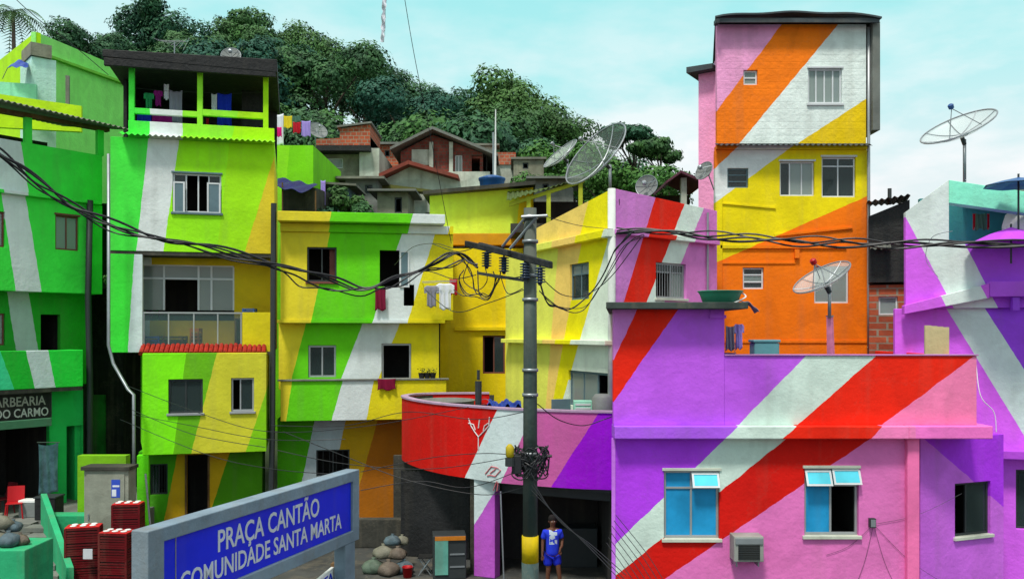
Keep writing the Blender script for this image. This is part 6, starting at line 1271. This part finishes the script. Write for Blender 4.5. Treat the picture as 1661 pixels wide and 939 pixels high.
# shop front things
zp2 = zP + .002
def chair(c, rz, m, label):
    t = local('plastic_chair', c, label, 'chair', 'chairs outside the barber shop', rz); obj('seat', MB().box(-.22, .22, -.22, .22, .42, .45), m, t, bevel=.015)
    def bk(a, b): return Vector((-.22 + .44 * a, .22 + .1 * b + .04 * math.sin(a * math.pi), .45 + .42 * b)), Vector((0, 1, 0))
    obj('backrest', MB().sheet(bk, 8, 5, .02), m, t)
    for x in (-.2, .2):
        for y in (-.2, .2): obj('leg', MB().tube([(x * .95, y * .95, .42), (x * 1.15, y * 1.15, 0)], .02, 6), m, t)
    return t
ch = chair(at(24, 25.0, zp2), .4, M['redplastic'], 'red plastic chair in front of the barber shop'); chair(at(4, 25.6, zp2), -.5, mat('darkred', S(96, 14, 26), .5), 'dark red plastic chair at the left end of the shop front')
t = local('cool_box', at(50, 25.2, zp2), 'grey-white cool box left of the hanging sheet', 'cool box'); obj('body', MB().box(-.26, .26, -.18, .18, 0, .42), M['dsolid'], t, bevel=.02); obj('lid', MB().box(-.27, .27, -.19, .19, .422, .5), M['whiteplastic'], t, bevel=.015)
t = local('black_bin', at(80, 24.9, zp2), 'square black bin under the hanging sheet', 'bin'); obj('body', MB().box(-.3, .3, -.25, .25, 0, .62), M['black'], t, bevel=.03); obj('lid', MB().box(-.32, .32, -.27, .27, .622, .67), M['darkframe'], t, bevel=.01)

# ------------------------------------------------------------------ bottom centre
simple('dark_shade_wall', MB().box(P(560, 0, 25.4).x, P(764, 0, 25.4).x, 25.3, 25.6, 0, P(0, 842, 25.3).z), M['dconcrete'], 'added low dark wall standing in for the shade behind the rubbish heap', 'wall', bevel=.02)  # added wall; its dark colour stands for shade on the ground
simple('shade_screen', MB().corr(W(650, 24.4, 764, 24.0), 0, 2.0, 2.4, .02, -.02, 0, amp=.02, wl=.12), M['black'], 'added black screen standing in for the shade under the rounded parapet', 'fence')  # added sheet; its black paints the shade below the parapet
gb = 'rubbish bags heaped between the sign and the column'; q = 0
bl = ['pale green bag at the left foot of the heap', 'lilac-grey bag in the front middle of the heap', 'tan bag at the right foot of the heap', 'pale bag in the second layer on the left', 'blue-grey bag in the second layer on the right', 'pale greenish bag on the peak of the heap', 'grey bag leaning behind the peak of the heap']
for (px, Y, z, r) in ((606, 22.7, 0, .3), (630, 22.5, 0, .3), (655, 22.7, 0, .27), (622, 22.9, .34, .28), (645, 22.8, .34, .25), (637, 23.0, .66, .22), (652, 23.2, .62, .2)): bag(at(px, Y, z), r, (bagm + [mat('bag_g', S(90, 108, 92), .6, 0, .4, .3, .4, scale=4)] if q == 0 else bagm)[(q * 2 + (3 if q == 0 else 0)) % (4 if q == 0 else 3)], bl[q], gb); q += 1
bucket(at(661, 22.3, 0), .14, .26, M['redplastic'], 'red bucket at the right foot of the rubbish heap')
t = local('drinks_fridge', at(730, 22.4, 0), 'dark upright fridge with pale teal door edge and orange striped top', 'fridge', rz=.12)
obj('body', MB().box(-.45, .4, -.3, .3, 0, 1.12), M['darkframe'], t, bevel=.02); obj('door', MB().box(-.40, -.06, -.335, -.303, .12, 1.0), mat('teal_door', S(104, 176, 160), .5, 0, .4, .4, .1), t, bevel=.01); obj('top_sign', MB().box(-.4, .38, -.34, -.303, 1.003, 1.1), mat('orange_stripe', S(196, 120, 30), .6), t)
obj('shelf', MB().box(-.02, .36, -.32, -.303, .3, .34).box(-.02, .36, -.32, -.303, .62, .66), M['steel'], t)
t = local('folding_stool', at(690, 22.6, 0), 'dark folding stool between the rubbish heap and the fridge', 'stool'); obj('seat', MB().box(-.18, .18, -.18, .18, .44, .48), M['black'], t)
for s_ in (-1, 1): obj('leg', MB().tube([(-.16, s_ * .15, 0), (.16, s_ * .15, .44)], .015, 6).tube([(.16, s_ * .13, 0), (-.16, s_ * .13, .44)], .015, 6), M['steel'], t)

# ------------------------------------------------------------------ person in the shop opening
def skin(name, pts, edges, mt, parent, sub=2, root=0):
    me = bpy.data.meshes.new(name); me.from_pydata([p[:3] for p in pts], edges, []); me.update(); o = bpy.data.objects.new(name, me); COL.objects.link(o); me.materials.append(mt)
    o.modifiers.new('skin', 'SKIN').use_smooth_shade = True; sv = me.skin_vertices[0].data
    for i, p in enumerate(pts): r = p[3]; sv[i].radius = (r, p[4] if len(p) > 4 else r)
    sv[root].use_root = True; m_ = o.modifiers.new('sub', 'SUBSURF'); m_.levels = sub; m_.render_levels = sub; o.parent = parent; return o
simple('door_step', MB().box(at(872, 0, 0).x if False else .55, 1.6, 20.2, 20.95, 0, .2), M['concrete'], 'low concrete step in front of the dark shop opening', 'step', bevel=.02)
pe = local('person', at(896, 20.55, .2), 'person in a blue and white football shirt and blue shorts standing by the pole', 'person', rz=.15)
sk = mat('skin_brown', S(112, 74, 54), .6, 0, .15, .05, .05); K = 1.0
body = [(0, 0, .92, .13, .1), (0, 0, 1.08, .13, .09), (0, -.01, 1.27, .155, .1), (0, 0, 1.40, .13, .08), (0, 0, 1.47, .055), (0, -.01, 1.53, .058), (0, -.02, 1.60, .082, .09), (0, -.015, 1.67, .075, .085), (0, -.01, 1.72, .04),
        (-.17, 0, 1.39, .055), (-.23, .01, 1.16, .042), (-.25, -.06, .94, .033), (-.26, -.08, .87, .026), (.17, 0, 1.40, .055), (.25, .05, 1.19, .042), (.21, -.08, 1.04, .033), (.16, -.13, 1.0, .026),
        (-.09, 0, .84, .095), (-.10, -.01, .48, .06), (-.11, .03, .26, .052), (-.11, .02, .07, .035), (-.12, -.12, .03, .032), (.09, 0, .84, .095), (.14, -.05, .48, .06), (.17, -.04, .26, .052), (.18, -.04, .07, .035), (.21, -.17, .03, .032)]
ed = [(0, 1), (1, 2), (2, 3), (3, 4), (4, 5), (5, 6), (6, 7), (7, 8), (3, 9), (9, 10), (10, 11), (11, 12), (3, 13), (13, 14), (14, 15), (15, 16), (0, 17), (17, 18), (18, 19), (19, 20), (20, 21), (0, 22), (22, 23), (23, 24), (24, 25), (25, 26)]
for s_, wr in ((-1, 12), (1, 16)):
    x, y, z = body[wr][:3]; b0 = len(body); body.append((x, y - .012, z - .05, .030, .018)); ed.append((wr, b0))
    for k, (dx, ln) in enumerate(((-.026, .062), (-.009, .072), (.009, .068), (.025, .055))):
        a = len(body); body.append((x + dx, y - .016, z - .085, .0095)); body.append((x + dx, y - .028, z - .085 - ln * .5, .009)); body.append((x + dx * .9, y - .02, z - .085 - ln, .0075)); ed += [(b0, a), (a, a + 1), (a + 1, a + 2)]
    a = len(body); body.append((x - s_ * .032, y - .03, z - .055, .011)); body.append((x - s_ * .038, y - .045, z - .09, .009)); ed += [(b0, a), (a, a + 1)]
skin('body', body, ed, sk, pe)
shm, ns, bs_ = newmat('shirt_blue'); tcn = N(ns, 'ShaderNodeTexCoord'); sx = N(ns, 'ShaderNodeSeparateXYZ'); ns.links.new(tcn.outputs['Object'], sx.inputs[0])
mg = N(ns, 'ShaderNodeMath', operation='ABSOLUTE'); ns.links.new(sx.outputs[0], mg.inputs[0]); lt_ = N(ns, 'ShaderNodeMath', operation='LESS_THAN'); ns.links.new(mg.outputs[0], lt_.inputs[0]); lt_.inputs[1].default_value = .095
gz = N(ns, 'ShaderNodeMath', operation='GREATER_THAN'); ns.links.new(sx.outputs[2], gz.inputs[0]); gz.inputs[1].default_value = 1.1; ml = N(ns, 'ShaderNodeMath', operation='MULTIPLY'); ns.links.new(lt_.outputs[0], ml.inputs[0]); ns.links.new(gz.outputs[0], ml.inputs[1])
vo = N(ns, 'ShaderNodeTexNoise'); vo.inputs['Scale'].default_value = 14; ns.links.new(tcn.outputs['Object'], vo.inputs['Vector']); g2 = N(ns, 'ShaderNodeMath', operation='GREATER_THAN'); ns.links.new(vo.outputs['Fac'], g2.inputs[0]); g2.inputs[1].default_value = .43; m2 = N(ns, 'ShaderNodeMath', operation='MULTIPLY'); ns.links.new(ml.outputs[0], m2.inputs[0]); ns.links.new(g2.outputs[0], m2.inputs[1])
ns.links.new(mixc(ns, m2.outputs[0], S(30, 60, 225), S(205, 225, 235)), bs_.inputs['Base Color']); bs_.inputs['Roughness'].default_value = .85
skin('shirt', [(0, 0, .80, .16, .125), (0, 0, .90, .175, .135), (0, 0, 1.08, .172, .128), (0, -.01, 1.27, .18, .125), (0, 0, 1.395, .15, .1), (0, 0, 1.44, .07), (-.18, 0, 1.375, .08), (-.225, .01, 1.2, .072), (.18, 0, 1.375, .08), (.225, .015, 1.2, .072)], [(0, 1), (1, 2), (2, 3), (3, 4), (4, 5), (4, 6), (6, 7), (4, 8), (8, 9)], shm, pe)
skin('shorts', [(0, 0, .93, .16, .125), (-.1, 0, .80, .125), (-.115, 0, .56, .115), (.1, 0, .80, .125), (.12, 0, .56, .115)], [(0, 1), (1, 2), (0, 3), (3, 4)], mat('shorts_blue', S(30, 50, 215), .85, 0, .3, .1, .1), pe)
hairm = mat('hair_dark', (.012, .01, .009, 1), .8)
obj('hair', MB().lathe([(.088, 1.63), (.098, 1.67), (.09, 1.72), (.06, 1.765), (.02, 1.78)], c=(0, .005, 0), n=16), hairm, pe, smooth_=True)
for s_ in (-1, 1): obj('eye', MB().lathe([(.002, -.008), (.009, 0), (.002, .008)], c=(s_ * .03, -.105, 1.635), n=8), M['clothwhite'], pe); obj('ear', MB().lathe([(.004, -.025), (.016, 0), (.004, .025)], c=(s_ * .086, -.01, 1.62), n=8), sk, pe); obj('sandal', MB().box(s_ * .12 - .05, s_ * .12 + .05, -.2, .08, .0, .02), M['black'], pe)
obj('nose', MB().lathe([(.004, .03), (.014, 0), (.004, -.012)], c=(0, -.112, 1.61), n=8), sk, pe); obj('mouth', MB().box(-.022, .022, -.107, -.1, 1.572, 1.58), mat('lips', S(90, 44, 40), .6), pe)
# shop interior hints
simple('shop_counter', MB().box(1.2, 2.3, 23.2, 23.8, 0, 1.05), M['darkframe'], 'dark counter deep inside the open shop behind the person', 'counter', bevel=.02)
simple('shop_awning_pole', MB().tube([at(812, 21.3, 2.4), at(818, 21.0, .02)], .02, 6), M['steel'], 'thin steel pole leaning at the left side of the shop opening', 'pole')
# extra slack service wires and clutter
for k, q in enumerate([[(640, 452, 22), (690, 440, 19.5), (735, 452, 18), (772, 446, 17.6)], [(736, 470, 20), (752, 480, 18.6), (778, 476, 17.6)], [(690, 470, 24), (735, 505, 20), (790, 492, 18), (850, 470, 16.9)], [(812, 448, 17.3), (824, 476, 17.1), (848, 468, 16.9)], [(760, 425, 17.8), (752, 455, 17.8), (775, 470, 17.6), (790, 455, 17.5), (786, 430, 17.5)], [(700, 395, 22), (740, 408, 19), (768, 402, 17.8)]]):
    cable(q, .011, ['slack service wire drooping from the middle house to the insulators', 'short wire hooked below the left insulator', 'low slack wire from the drying rack to the pole strap', 'short hanging loop between the last insulators and the pole', 'small twisted coil hanging beside the first insulator', 'thin wire from the yellow porch to the cross-arm tip'][k], seed=90 + k, group='slack wires round the cross-arm')
